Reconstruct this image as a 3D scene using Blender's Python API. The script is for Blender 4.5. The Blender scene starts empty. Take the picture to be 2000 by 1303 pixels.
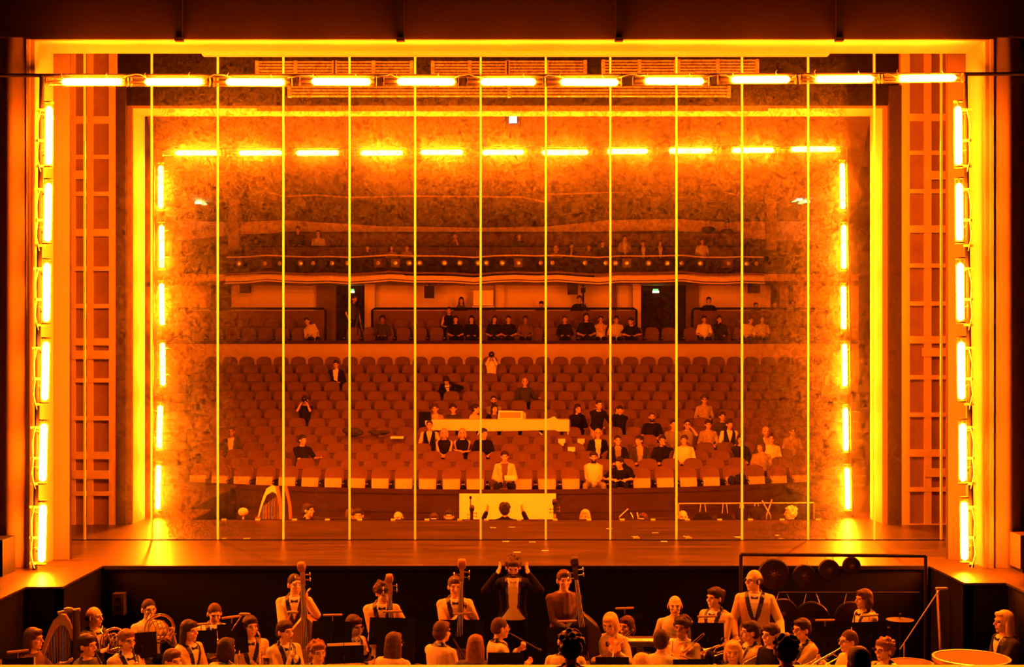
import bpy, bmesh, math, random
import numpy as np
from mathutils import Vector, Matrix, Euler
R = math.radians
PI = math.pi
random.seed(7)
rng = np.random.default_rng(7)
sc = bpy.context.scene
C = sc.collection

# ------------------------------------------------------------------ camera
CAMZ = 3.08          # eye height over the stage floor
F = 2640.0           # focal length in pixels of the 2000 x 1303 frame
X0, Y0 = 975.0, 703.0
cam_d = bpy.data.cameras.new('camera')
cam = bpy.data.objects.new('camera', cam_d)
C.objects.link(cam)
cam.location = (0, 0, CAMZ)
cam.rotation_euler = (PI / 2, 0, 0)
cam_d.sensor_width = 36.0
cam_d.lens = 36.0 * F / 2000.0
cam_d.shift_x = (1000.0 - X0) / 2000.0
cam_d.shift_y = (Y0 - 651.5) / 2000.0
cam_d.clip_end = 300
cam_d.clip_start = 0.1
sc.camera = cam

# ------------------------------------------------------------------ world, exposure, lights
w = bpy.data.worlds.new('world')
sc.world = w
w.use_nodes = True
w.node_tree.nodes['Background'].inputs[0].default_value = (1.0, 0.12, 0.01, 1)
w.node_tree.nodes['Background'].inputs[1].default_value = 0.0
sc.view_settings.view_transform = 'Standard'
sc.view_settings.look = 'None'
sc.view_settings.gamma = 1.0
sc.view_settings.exposure = 2.35
sc.view_settings.use_curve_mapping = False
sc.cycles.use_denoising = True
sc.cycles.max_bounces = 6
sc.cycles.diffuse_bounces = 3
sc.cycles.glossy_bounces = 4
sc.cycles.transparent_max_bounces = 16
sc.cycles.transmission_bounces = 4
sc.cycles.sample_clamp_indirect = 6.0
sc.cycles.caustics_reflective = False
sc.cycles.caustics_refractive = False
TUBE = (1.0, 0.127, 0.0018)      # light of the orange tubes
TUBE_E = 230.0

def spot(name, loc, target, power, angle, color, size=0.35, blend=0.6):
    d = bpy.data.lights.new(name, 'SPOT')
    d.energy = power
    d.color = color
    d.spot_size = R(angle)
    d.spot_blend = blend
    d.shadow_soft_size = size
    o = bpy.data.objects.new(name, d)
    C.objects.link(o)
    o.location = loc
    o.rotation_euler = (Vector(target) - Vector(loc)).to_track_quat('-Z', 'Y').to_euler()
    return o
# unseen fill spots, added to brighten the musicians in the orchestra pit
PITC = (1.0, 0.36, 0.035)
spot('pit_fill_spot', (-9.6, 16.6, 5.6), (-0.5, 18.1, -1.2), 285, 58, PITC)
spot('pit_fill_spot', (9.8, 15.6, 6.4), (3.0, 18.1, -1.2), 70, 58, PITC)
spot('pit_fill_spot', (1.5, 13.0, 8.4), (0.0, 18.2, -1.2), 30, 56, PITC)

# ------------------------------------------------------------------ helpers
def W(px, py, Y):
    """the point at distance Y that shows at pixel (px, py)"""
    return Vector(((px - X0) * Y / F, Y, CAMZ - (py - Y0) * Y / F))

MATS = {}
def mat(name, col, rough=0.6, metal=0.0, noise=0.0, nscale=8.0, bump=0.0, stretch=None, spec=0.5, emit=None, es=0.0):
    if name in MATS:
        return MATS[name]
    m = bpy.data.materials.new(name)
    m.use_nodes = True
    nt = m.node_tree
    b = nt.nodes['Principled BSDF']
    b.inputs['Base Color'].default_value = (*col, 1)
    b.inputs['Roughness'].default_value = rough
    b.inputs['Metallic'].default_value = metal
    b.inputs['Specular IOR Level'].default_value = spec
    if emit:
        b.inputs['Emission Color'].default_value = (*emit, 1)
        b.inputs['Emission Strength'].default_value = es
    if noise or bump:
        tc = nt.nodes.new('ShaderNodeTexCoord')
        mp = nt.nodes.new('ShaderNodeMapping')
        if stretch:
            mp.inputs['Scale'].default_value = stretch
        nz = nt.nodes.new('ShaderNodeTexNoise')
        nz.inputs['Scale'].default_value = nscale
        nz.inputs['Detail'].default_value = 5
        nt.links.new(tc.outputs['Object'], mp.inputs['Vector'])
        nt.links.new(mp.outputs['Vector'], nz.inputs['Vector'])
        if noise:
            mx = nt.nodes.new('ShaderNodeMix')
            mx.data_type = 'RGBA'
            mx.inputs['A'].default_value = (*[c * (1 - noise) for c in col], 1)
            mx.inputs['B'].default_value = (*[min(1, c * (1 + noise)) for c in col], 1)
            nt.links.new(nz.outputs['Fac'], mx.inputs['Factor'])
            nt.links.new(mx.outputs['Result'], b.inputs['Base Color'])
        if bump:
            bp = nt.nodes.new('ShaderNodeBump')
            bp.inputs['Strength'].default_value = bump
            bp.inputs['Distance'].default_value = 0.02
            nt.links.new(nz.outputs['Fac'], bp.inputs['Height'])
            nt.links.new(bp.outputs['Normal'], b.inputs['Normal'])
    MATS[name] = m
    return m

class MB:
    """collects closed shapes and links them as ONE mesh object"""
    def __init__(s):
        s.v = []; s.f = []; s.m = []; s.n = 0
    def add(s, v, f, mi=0):
        v = np.asarray(v, float).reshape(-1, 3)
        s.v.append(v)
        n = s.n
        s.f += [tuple(i + n for i in q) for q in f]
        s.m += [mi] * len(f)
        s.n += len(v)
        return s
    def box(s, a, b, mi=0, M=None):
        x0, y0, z0 = a; x1, y1, z1 = b
        v = np.array([(x0, y0, z0), (x1, y0, z0), (x1, y1, z0), (x0, y1, z0), (x0, y0, z1), (x1, y0, z1), (x1, y1, z1), (x0, y1, z1)], float)
        if M is not None:
            v = v @ np.array(M.to_3x3()).T + np.array(M.translation)
        return s.add(v, [(0, 3, 2, 1), (4, 5, 6, 7), (0, 1, 5, 4), (1, 2, 6, 5), (2, 3, 7, 6), (3, 0, 4, 7)], mi)
    def cbox(s, c, size, mi=0, M=None):
        return s.box([c[i] - size[i] / 2 for i in range(3)], [c[i] + size[i] / 2 for i in range(3)], mi, M)
    def rings(s, rs, cap=True, mi=0):
        n = len(rs[0]); v = np.concatenate(rs); f = []
        for k in range(len(rs) - 1):
            for i in range(n):
                j = (i + 1) % n
                f.append((k * n + i, k * n + j, (k + 1) * n + j, (k + 1) * n + i))
        if cap:
            f.append(tuple(range(n - 1, -1, -1)))
            f.append(tuple((len(rs) - 1) * n + i for i in range(n)))
        return s.add(v, f, mi)
    def tube(s, pts, rad, n=8, mi=0, cap=True):
        pts = [np.array(p, float) for p in pts]
        if not hasattr(rad, '__len__'):
            rad = [rad] * len(pts)
        rs = []; up = None
        for i, p in enumerate(pts):
            a = pts[max(i - 1, 0)]; b = pts[min(i + 1, len(pts) - 1)]
            t = b - a; t = t / (np.linalg.norm(t) + 1e-9)
            if up is None:
                up = np.array((0, 0, 1.0)) if abs(t[2]) < 0.9 else np.array((1.0, 0, 0))
            u = np.cross(up, t); u /= (np.linalg.norm(u) + 1e-9)
            vv = np.cross(t, u); up = vv
            an = np.arange(n) * 2 * PI / n
            rs.append(p + rad[i] * (np.cos(an)[:, None] * u + np.sin(an)[:, None] * vv))
        return s.rings(rs, cap, mi)
    def lathe(s, prof, n=20, axis='z', c=(0, 0, 0), mi=0, M=None, cap=True):
        an = np.arange(n) * 2 * PI / n; rs = []
        for r, h in prof:
            r = max(r, 1e-4)
            if axis == 'z': q = np.stack([r * np.cos(an), r * np.sin(an), np.full(n, h)], 1)
            elif axis == 'y': q = np.stack([r * np.sin(an), np.full(n, h), r * np.cos(an)], 1)
            else: q = np.stack([np.full(n, h), r * np.cos(an), r * np.sin(an)], 1)
            q = q + np.array(c)
            if M is not None:
                q = q @ np.array(M.to_3x3()).T + np.array(M.translation)
            rs.append(q)
        return s.rings(rs, cap, mi)
    def ell(s, c, r, M=None, n=12, m=8, mi=0):
        rs = []
        for k in range(m + 1):
            t = PI * (k / m); t = min(max(t, 0.06), PI - 0.06)
            an = np.arange(n) * 2 * PI / n
            q = np.stack([r[0] * np.sin(t) * np.cos(an), r[1] * np.sin(t) * np.sin(an), np.full(n, -r[2] * np.cos(t))], 1)
            if M is not None:
                q = q @ np.array(M.to_3x3()).T
            rs.append(q + np.array(c))
        return s.rings(rs, True, mi)
    def cone(s, a, b, ra, rb, n=10, mi=0):
        """tapered limb with round ends"""
        a = np.array(a, float); b = np.array(b, float)
        d = b - a; L = np.linalg.norm(d) + 1e-9; t = d / L
        pts = []; rad = []
        for k in range(4):
            an = (k + 0.35) / 4 * PI / 2
            pts.append(a - t * ra * math.cos(an)); rad.append(ra * math.sin(an))
        for k in range(3):
            f = (k + 0.5) / 3
            pts.append(a + d * f); rad.append(ra + (rb - ra) * f)
        for k in range(3, -1, -1):
            an = (k + 0.35) / 4 * PI / 2
            pts.append(b + t * rb * math.cos(an)); rad.append(rb * math.sin(an))
        return s.tube(pts, rad, n, mi)
    def prism(s, poly, h0, h1, plane='xz', mi=0, M=None):
        """closed 2-D outline extruded between h0 and h1 along the axis left over"""
        n = len(poly)
        def q(p, h):
            if plane == 'xz': return (p[0], h, p[1])
            if plane == 'xy': return (p[0], p[1], h)
            return (h, p[0], p[1])
        v = np.array([q(p, h0) for p in poly] + [q(p, h1) for p in poly], float)
        if M is not None:
            v = v @ np.array(M.to_3x3()).T + np.array(M.translation)
        f = [tuple(range(n - 1, -1, -1)), tuple(range(n, 2 * n))] + [(i, (i + 1) % n, n + (i + 1) % n, n + i) for i in range(n)]
        return s.add(v, f, mi)
    def mesh(s, name, mats):
        me = bpy.data.meshes.new(name)
        v = np.concatenate(s.v) if s.v else np.zeros((0, 3))
        me.from_pydata(v.tolist(), [], s.f)
        for m in (mats if isinstance(mats, (list, tuple)) else [mats]):
            me.materials.append(m)
        me.polygons.foreach_set('material_index', s.m)
        me.update()
        return me
    def obj(s, name, mats, parent=None, smooth=True, loc=None, rot=None):
        me = s.mesh(name, mats)
        bm = bmesh.new(); bm.from_mesh(me)
        bmesh.ops.recalc_face_normals(bm, faces=bm.faces)
        if smooth:
            for f in bm.faces: f.smooth = True
            for e in bm.edges:
                if len(e.link_faces) == 2 and e.calc_face_angle(0) > 0.6: e.smooth = False
        bm.to_mesh(me); bm.free()
        o = bpy.data.objects.new(name, me)
        C.objects.link(o)
        if parent is not None: o.parent = parent
        if loc is not None: o.location = loc
        if rot is not None: o.rotation_euler = rot
        return o

def tag(o, label=None, cat=None, group=None, kind=None):
    if label: o['label'] = label
    if cat: o['category'] = cat
    if group: o['group'] = group
    if kind: o['kind'] = kind
    return o
def empty(name, loc=(0, 0, 0), rz=0.0, label=None, cat=None, group=None):
    o = bpy.data.objects.new(name, None)
    C.objects.link(o)
    o.location = loc; o.rotation_euler = (0, 0, rz)
    o.empty_display_size = 0.1
    return tag(o, label, cat, group)
def copy_tree(o, parent=None):
    c = o.copy(); C.objects.link(c); c.parent = parent
    for ch in list(o.children):
        copy_tree(ch, c)
    return c
def struct(name, mb, m, smooth=False):
    return tag(mb.obj(name, m, smooth=smooth), kind='structure')
def ordinal(n): return '%d%s' % (n, 'th' if 10 <= n % 100 <= 20 else {1: 'st', 2: 'nd', 3: 'rd'}.get(n % 10, 'th'))
# ------------------------------------------------------------------ materials of the house
BROWN = mat('dark proscenium paint', (0.012, 0.006, 0.004), 0.85, noise=0.15, nscale=3, spec=.06)
PLASTER = mat('cream plaster', (0.42, 0.34, 0.26), 0.8, noise=0.05, nscale=2)
SIDEP = mat('proscenium side wall plaster', (0.34, 0.24, 0.165), 0.8, noise=0.08, nscale=4)
BLACK = mat('black paint', (0.006, 0.0045, 0.004), 0.8, spec=0.08)
PIPE = mat('black steel pipe', (0.012, 0.009, 0.008), 0.5, spec=.2)
METAL = mat('bright steel', (0.6, 0.5, 0.4), 0.3, metal=0.8)
TIMBER = mat('pale timber batten', (0.9, 0.74, 0.5), 0.7, noise=0.12, nscale=12, stretch=(1, 1, .2))
FLAT = mat('canvas of the scenery flats', (0.36, 0.22, 0.12), 0.85, noise=0.25, nscale=5)
RAILM = mat('dark red rail cloth', (0.042, 0.018, 0.012), 0.9, noise=0.2, nscale=6, spec=.1)
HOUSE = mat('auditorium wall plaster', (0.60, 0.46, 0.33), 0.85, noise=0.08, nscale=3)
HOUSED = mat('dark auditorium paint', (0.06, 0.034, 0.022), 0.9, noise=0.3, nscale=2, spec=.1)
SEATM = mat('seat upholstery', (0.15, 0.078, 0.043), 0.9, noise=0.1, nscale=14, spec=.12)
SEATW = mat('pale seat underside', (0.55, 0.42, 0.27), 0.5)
WHITE = mat('white sheet', (0.95, 0.92, 0.85), 0.8, noise=0.06, nscale=5)

# stage floor: dark boards running across, worn and glossy
m = bpy.data.materials.new('stage boards'); m.use_nodes = True; MATS['boards'] = m
nt = m.node_tree; b = nt.nodes['Principled BSDF']
tc = nt.nodes.new('ShaderNodeTexCoord'); mp = nt.nodes.new('ShaderNodeMapping'); mp.inputs['Scale'].default_value = (0.16, 2.6, 1)
nz = nt.nodes.new('ShaderNodeTexNoise'); nz.inputs['Scale'].default_value = 3.0; nz.inputs['Detail'].default_value = 8; nz.inputs['Roughness'].default_value = .65
cr = nt.nodes.new('ShaderNodeValToRGB'); cr.color_ramp.elements[0].color = (0.008, 0.0045, 0.0025, 1); cr.color_ramp.elements[1].color = (0.085, 0.048, 0.026, 1)
cr.color_ramp.elements[0].position = .40; cr.color_ramp.elements[1].position = .64
nt.links.new(tc.outputs['Object'], mp.inputs['Vector']); nt.links.new(mp.outputs['Vector'], nz.inputs['Vector']); nt.links.new(nz.outputs['Fac'], cr.inputs['Fac'])
nt.links.new(cr.outputs['Color'], b.inputs['Base Color'])
b.inputs['Roughness'].default_value = 0.34
b.inputs['Specular IOR Level'].default_value = 0.85
bp = nt.nodes.new('ShaderNodeBump'); bp.inputs['Strength'].default_value = .12; bp.inputs['Distance'].default_value = .01
nt.links.new(nz.outputs['Fac'], bp.inputs['Height']); nt.links.new(bp.outputs['Normal'], b.inputs['Normal'])
BOARDS = m

PF, PB = 20.0, 20.83            # front and back of the proscenium wall
MIR = 23.1                      # the plane of the panels
XL, XR, ZS = -6.89, 7.21, 7.80  # opening
def V(Y): return 2 * MIR - Y    # mirror image of a place: the reflection is built as geometry
PITZ = -1.8

# ------------------------------------------------------------------ stage floor, apron, pit
f = MB()
f.box((-14, 20.2, -.03), (14, V(20.2), 0))
for s, xa, xb in ((-1, -5.93, -6.43), (1, 6.43, 7.0)):
    for (y0, y1, xi) in ((18.35, 20.2, xa), (10.5, 18.35, xb)) if s < 0 else ((18.67, 20.2, xa), (10.5, 18.67, xb)):
        a = min(xi, s * 14); c = max(xi, s * 14)
        f.box((a, y0, -.03), (c, y1, 0)); f.box((a, V(y1), -.03), (c, V(max(y0, 13.1)), 0))
struct('floor', f, BOARDS)
f = MB()
f.box((-14, 20.22, PITZ), (14, 20.4, -.031)); f.box((-14, V(20.4), PITZ), (14, V(20.22), -.031))
for s, xa, xb, ym in ((-1, -5.95, -6.45, 18.37), (1, 6.45, 7.02, 18.69)):
    for g in (0, 1):
        q = (lambda y: y) if not g else V
        def bb(xx, y0, y1, x2=None):
            x2 = xx + s * .1 if x2 is None else x2
            f.box((min(xx, x2), min(q(y0), q(y1)), PITZ), (max(xx, x2), max(q(y0), q(y1)), -.031))
        bb(xa, ym, 20.2); bb(xb, 13.1 if g else 10.5, ym); bb(xa, ym, ym + .1, xb + s * .1)
struct('wall_stage_front', f, BLACK)
f = MB(); f.box((-8, 14.0, PITZ - .1), (8.5, 20.4, PITZ)); f.box((-8, V(20.4), PITZ - .1), (8.5, V(14.0), PITZ))
struct('floor_pit', f, BLACK)
# edge strip along the stage lip
f = MB(); f.box((-5.9, 20.17, -.05), (6.4, 20.2, .004)); f.box((-5.9, V(20.2), -.05), (6.4, V(20.17), .010))
struct('trim_1', f, BLACK)
# pit rail in front of the stalls, seen at the foot of the picture
f = MB(); f.box((-9, 13.70, -1.2), (9.5, 14.02, -.085)); struct('wall_pit_rail', f, WHITE)
# floor of the real front stalls
f = MB(); f.box((-14, 10.2, -.62), (14, 13.7, -.5)); struct('floor_stalls_front', f, HOUSED)

# ------------------------------------------------------------------ proscenium
def portal(q, nm):
    y0, y1 = sorted((q(PF), q(PB)))
    front = q is not V
    f = MB()
    sg = 1 if front else -1; yf = q(PF)      # the side walls curve away from the opening
    prof = [(0, 0), (.30, 0), (.40, .02), (.50, .09), (.58, .20), (.66, .40), (.72, .78), (9, .80), (9, .84), (0, .84)]
    for xx, sx in ((XL, -1), (XR, 1)):
        f.rings([np.array([(xx + sx * a, yf + sg * b_, z) for a, b_ in prof]) for z in (0, 14)])
    struct('wall_proscenium_sides' + nm, f, SIDEP, True)
    f = MB(); f.box((-16, y0 - .06, ZS + .05), (16, y1 + .06, 14)); struct('wall_proscenium_top' + nm, f, BROWN)
    f = MB()
    f.box((XL, y0, ZS), (XR, y1, ZS + .05))
    f.box((-4.55, q(PB) - .16, ZS - .05), (5.05, q(PB) + (0), ZS)) if front else f.box((-4.55, q(PB), ZS - .05), (5.05, q(PB) + .16, ZS))
    f.box((XL, y0, 0), (XL + .02, y1, ZS)); f.box((XR - .02, y0, 0), (XR, y1, ZS))
    struct('trim_2' if front else 'trim_3', f, PLASTER)
    f = MB()
    yq = q(PF) - .02 if front else q(PF) - .01
    f.box((XL - .10, yq, 0), (XL - .05, yq + .03, ZS + .1)); f.box((XR + .05, yq, 0), (XR + .10, yq + .03, ZS + .1))
    struct('trim_4' if front else 'trim_5', f, PLASTER)
    f = MB(); f.box((XL - .10, yq - .03, ZS + .02), (XR + .1, yq + .04, ZS + .07))
    struct('trim_6' if front else 'trim_7', f, BROWN)
portal(lambda y: y, ''); portal(V, '_beyond')  # the second portal is the first one's reflection, built as geometry
# dark upright slots in the header
for px in (352, 783, 1208, 1637):
    p = W(px, 76, 19.95)
    f = MB(); f.box((p.x - .045, 19.86, p.z), (p.x + .045, 19.94, 14)); f.box((p.x - .06, 19.84, p.z - .05), (p.x + .06, 19.94, p.z))
    tag(f.obj('hanging_track', BLACK), 'black upright track on the dark header, ' + {352: 'leftmost', 783: 'second from the left', 1208: 'second from the right', 1637: 'rightmost'}[px] + ' of four', 'track')
# plinths of the side walls

# inner returns behind the opening (flat panels left and right)
for s, x0, x1 in ((-1, -7.4, -6.62), (1, 6.92, 7.7)):
    f = MB(); f.box((x0, PB + .02, 0), (x1, PB + .09, 9))
    f.box((x1 - .03 if s < 0 else x0, PB - .0, 0), (x1 if s < 0 else x0 + .03, PB + .02, 9))
    struct('trim_8' if s < 0 else 'trim_9', f, mat('brown return flats', (.085, .055, .035), .85, spec=.15))
# dark masking side walls of the stage, between proscenium and panels
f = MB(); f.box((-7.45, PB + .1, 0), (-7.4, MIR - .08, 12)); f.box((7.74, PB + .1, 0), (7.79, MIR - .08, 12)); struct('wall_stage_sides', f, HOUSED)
f = MB(); f.box((-16, PB, 9.0), (16, V(PB), 9.1)); struct('ceiling_stage', f, BLACK)

# ------------------------------------------------------------------ reflected scenery flats with timber framing, built behind the panels
def framing(s):
    """framed backs of the flats left (s=-1) and right (s=1)"""
    Y = V(PB) - .12
    lab = 'left' if s < 0 else 'right'
    root = empty('framed_flat', (0, 0, 0), 0, 'tall brown canvas scenery flat with pale timber ladder framing at the ' + lab + ' of the panels', 'scenery flat')
    xs = [140, 172, 177, 222] if s < 0 else [1768, 1812, 1852]
    f = MB(); a = W(134 if s < 0 else 1757, 0, Y).x; b_ = W(226 if s < 0 else 1858, 0, Y).x
    f.box((a, Y + .03, 0), (b_, Y + .06, 8.98)); f.obj('canvas', FLAT, root, smooth=False)
    sx = [(142, .10), (176, .11), (221, .15)] if s < 0 else [(1768, .16), (1812, .13), (1853, .09)]
    for px, wd in sx:
        x = W(px, 0, Y).x; f = MB(); f.box((x - wd / 2, Y - .02, 0), (x + wd / 2, Y + .03, 8.98)); f.obj('stile', TIMBER, root, smooth=False)
    ys = [233, 306, 378, 453, 524, 597, 666, 742, 816, 888, 963, 1031] if s < 0 else [228, 298, 373, 446, 518, 592, 662, 736, 809, 883, 955, 1026]
    for i, py in enumerate(ys):
        z = W(0, py, Y).z; f = MB(); h = .05 if i % 3 else .085
        f.box((W(142 if s < 0 else 1768, 0, Y).x, Y - .03, z - h), (W(221 if s < 0 else 1853, 0, Y).x, Y + .02, z + h * .6)); f.obj('rail', TIMBER, root, smooth=False)
    for py, p0, p1 in (((342, 142, 180), (693, 142, 216), (927, 142, 214)) if s < 0 else ((343, 1812, 1852), (688, 1800, 1852), (923, 1806, 1852))):
        z = W(0, py, Y).z; f = MB(); f.box((W(p0, 0, Y).x, Y - .045, z - .08), (W(p1, 0, Y).x, Y - .02, z + .08)); f.obj('rail', TIMBER, root, smooth=False)
framing(-1); framing(1)
# dark edge strips beside the flats, and the sides of the house beyond
for s, pa, pb, lab in ((-1, 229, 248, 'left'), (1, 1734, 1758, 'right')):
    Y = V(PB) - .05
    f = MB(); f.box((W(pa, 0, Y).x, Y - .10, 0), (W(pb, 0, Y).x, Y, 8.2))
    tag(f.obj('masking_leg', mat('dark wool masking', (.045, .025, .016), .95, noise=.6, nscale=30), smooth=False), 'narrow dark masking strip between the timber framing and bright jamb, ' + lab + ' side', 'masking')

# ------------------------------------------------------------------ orange tubes
m = bpy.data.materials.new('lit tube'); m.use_nodes = True
nt = m.node_tree; nt.nodes.clear(); e = nt.nodes.new('ShaderNodeEmission'); o_ = nt.nodes.new('ShaderNodeOutputMaterial')
e.inputs[0].default_value = (*TUBE, 1); e.inputs[1].default_value = TUBE_E; nt.links.new(e.outputs[0], o_.inputs[0]); LIT = m
m = bpy.data.materials.new('clear acrylic sleeve'); m.use_nodes = True
nt = m.node_tree; nt.nodes.clear(); o_ = nt.nodes.new('ShaderNodeOutputMaterial'); t = nt.nodes.new('ShaderNodeBsdfTransparent'); g = nt.nodes.new('ShaderNodeBsdfGlossy'); g.inputs['Roughness'].default_value = .25
t.inputs[0].default_value = (.96, .95, .93, 1)
mx = nt.nodes.new('ShaderNodeMixShader'); lw = nt.nodes.new('ShaderNodeLayerWeight'); lw.inputs[0].default_value = .35
mr = nt.nodes.new('ShaderNodeMath'); mr.operation = 'MULTIPLY_ADD'; mr.inputs[1].default_value = .45; mr.inputs[2].default_value = .03
nt.links.new(lw.outputs['Facing'], mr.inputs[0]); nt.links.new(mr.outputs[0], mx.inputs[0])
nt.links.new(t.outputs[0], mx.inputs[1]); nt.links.new(g.outputs[0], mx.inputs[2]); nt.links.new(mx.outputs[0], o_.inputs[0]); SLEEVE = m
CAPM = mat('brass end cap', (.45, .3, .15), .4, metal=.5)

def tube_light(a, b, la, lb, label, group, to=None):
    """housing from a to b (world points), lit length from fraction la to lb"""
    a = Vector(a); b = Vector(b); d = b - a; L = d.length
    root = empty('tube_light', (a + b) / 2, 0, label, 'tube light', group)
    root.rotation_euler = d.to_track_quat('X', 'Z').to_euler()
    h = L / 2
    f = MB(); rr = .066; n = 16
    f.lathe([(rr, -h), (rr, h), (rr - .005, h), (rr - .005, -h), (rr, -h)], 18, 'x', cap=False); f.obj('sleeve', SLEEVE, root)
    x0 = -h + L * la; x1 = -h + L * lb
    f = MB(); f.lathe([(.02, x0 - .03), (.046, x0), (.050, x0 + .05), (.050, x1 - .05), (.046, x1), (.02, x1 + .03)], 14, 'x'); f.obj('lamp', LIT, root)
    for s in (-1, 1):
        f = MB(); f.lathe([(rr + .004, s * h), (rr + .004, s * (h - .02)), (rr - .006, s * (h - .02)), (rr - .006, s * h), (rr + .004, s * h)], 18, 'x', cap=False)
        xi = x0 - .03 if s < 0 else x1 + .03
        lo, hi = sorted((s * h, xi)); f.lathe([(.018, lo), (.018, hi)], 8, 'x'); f.obj('end_cap', CAPM, root)
    for s in (-.6, .5):
        f = MB(); f.tube([(s * h, 0, rr), (s * h - .02, 0, rr + .04), (s * h, 0, rr + .075), (s * h + .02, 0, rr + .04), (s * h, 0, rr)], .006, 5)
        f.obj('clip', METAL, root)
    if to is not None:
        Mi = (Matrix.Translation((a + b) / 2) @ root.rotation_euler.to_matrix().to_4x4()).inverted()
        for s in (-.55, .6):
            f = MB(); q = Vector((s * h, .0, 0)); tq = Mi @ (a + (b - a) * (s + 1) / 2 + to)
            f.tube([q + (tq - q).normalized() * .06, tq], .012, 6)
            f.obj('bracket', PIPE, root)
    return root
TY = 19.74
tops = [(90, 250, 125, 234, 160, 160), (254, 410, 287, 392, 160, 160), (416, 570, 446, 551, 160, 161), (583, 735, 613, 719, 159, 160), (747, 895, 780, 884, 159, 160), (910, 1063, 943, 1042, 160, 160),
        (1066, 1216, 1099, 1203, 160, 161), (1236, 1387, 1264, 1370, 158, 159), (1402, 1556, 1433, 1538, 156, 155), (1562, 1718, 1597, 1702, 155, 154), (1722, 1882, 1760, 1863, 154, 152)]
ordn = ['first', 'second', 'third', 'fourth', 'fifth', 'sixth', 'seventh', 'eighth', 'ninth', 'tenth', 'eleventh']
for i, (x0, x1, l0, l1, ya, yb) in enumerate(tops):
    tube_light(W(x0, ya, TY), W(x1, yb, TY), (l0 - x0) / (x1 - x0), (l1 - x0) / (x1 - x0), 'glowing orange tube in a clear sleeve, %s from the left in the large top row' % ordn[i], 'near top row of orange tubes', Vector((0, .11, .07)))
vt = [(345, 425, 299), (470, 547, 299), (582, 658, 299), (708, 783, 299), (825, 901, 298), (945, 1020, 298), (1062, 1145, 298), (1190, 1262, 296), (1310, 1388, 295), (1433, 1508, 294), (1548, 1628, 292)]
VY = V(TY)  # reflections of the tubes, built as a second glowing set
for i, (l0, l1, y) in enumerate(vt):
    x0, x1 = l0 - 27, l1 + 12
    tube_light(W(x0, y, VY), W(x1, y - .6, VY), (l0 - x0) / (x1 - x0), (l1 - x0) / (x1 - x0), 'reflected orange tube built behind the panels, %s from the left in the small upper row' % ordn[i], 'reflected top row of orange tubes', Vector((0, .02, .12)))
ord6 = ['topmost', 'second from the top', 'third from the top', 'third from the bottom', 'second from the bottom', 'lowest']
def column(lst, Y, lab, grp, ext, to):
    for i, (x0, y0, x1, y1) in enumerate(lst):
        L = y1 - y0; e0, e1 = ext
        a = W(x0, y0 - e0, Y); b = W(x1, y1 + e1, Y); tot = L + e0 + e1
        tube_light(a, b, e0 / tot, (e0 + L) / tot, 'glowing upright orange tube, %s in the %s' % (ord6[i], lab), grp, to)
column([(96, 212, 95, 318), (95, 362, 92, 468), (92, 518, 90, 624), (90, 672, 87, 778), (86, 832, 83, 936), (84, 990, 81, 1094)], TY, 'large left column', 'near left column of orange tubes', (13, 10), Vector((-.11, .09, 0)))
column([(1871, 212, 1872, 318), (1873, 362, 1874, 466), (1875, 518, 1876, 622), (1877, 672, 1878, 776), (1880, 832, 1881, 936), (1883, 985, 1884, 1090)], TY, 'large right column', 'near right column of orange tubes', (15, 10), Vector((.10, .09, 0)))
column([(314, 327, 314, 404), (315, 443, 316, 520), (315, 557, 317, 632), (317, 673, 318, 750), (313, 795, 311, 873), (310, 912, 308, 992)], VY, 'small reflected left column', 'reflected left column of orange tubes', (10, 7), Vector((-.14, .02, 0)))
column([(1645, 322, 1646, 405), (1648, 443, 1648, 522), (1647, 562, 1648, 640), (1649, 675, 1650, 752), (1651, 800, 1652, 878), (1654, 917, 1656, 992)], VY, 'small reflected right column', 'reflected right column of orange tubes', (10, 7), Vector((.10, .02, 0)))
# pipes that carry them
def pipe(pts, r, label, Mt=None, nm='pipe'):
    f = MB(); f.tube(pts, r, 10)
    return tag(f.obj(nm, Mt or PIPE), label, 'pipe')
pipe([W(-60, 147, 19.85), W(975, 149, 19.85), W(2060, 144, 19.85)], .028, 'long black horizontal pipe carrying the large top row of tubes')
pipe([W(82, 149, 19.85), W(68, 1113, 19.85)], .036, 'black upright pipe beside the large left column of tubes')
pipe([W(1885, 147, 19.85), W(1898, 1108, 19.85)], .036, 'black upright pipe beside the large right column of tubes')
pipe([W(300, 290, VY), W(1650, 285, VY)], .02, 'thin horizontal pipe behind the small upper row of tubes')
pipe([W(301, 285, VY), W(296, 1008, VY)], .026, 'upright pipe beside the small left column of tubes')
pipe([W(1655, 285, VY), W(1665, 1011, VY)], .026, 'upright pipe beside the small right column of tubes')
CABLE = mat('pale cable', (.5, .36, .2), .6)
r_ = random.Random(4)
for i in range(10):      # cable loops between the sleeves of the top row
    xa = tops[i][1] - 8; xb = tops[i + 1][0] + 34; n = 7
    pts = [W(xa + (xb - xa) * k / (n - 1), 152 - 6 * math.sin(PI * k / (n - 1)) + r_.uniform(-2, 2), 19.78) for k in range(n)]
    f = MB(); f.tube(pts, .009, 6); tag(f.obj('cable', CABLE), 'pale cable looping above the gap after the %s tube of the large top row' % ordn[i], 'cable', 'cables over the top row')
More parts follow.
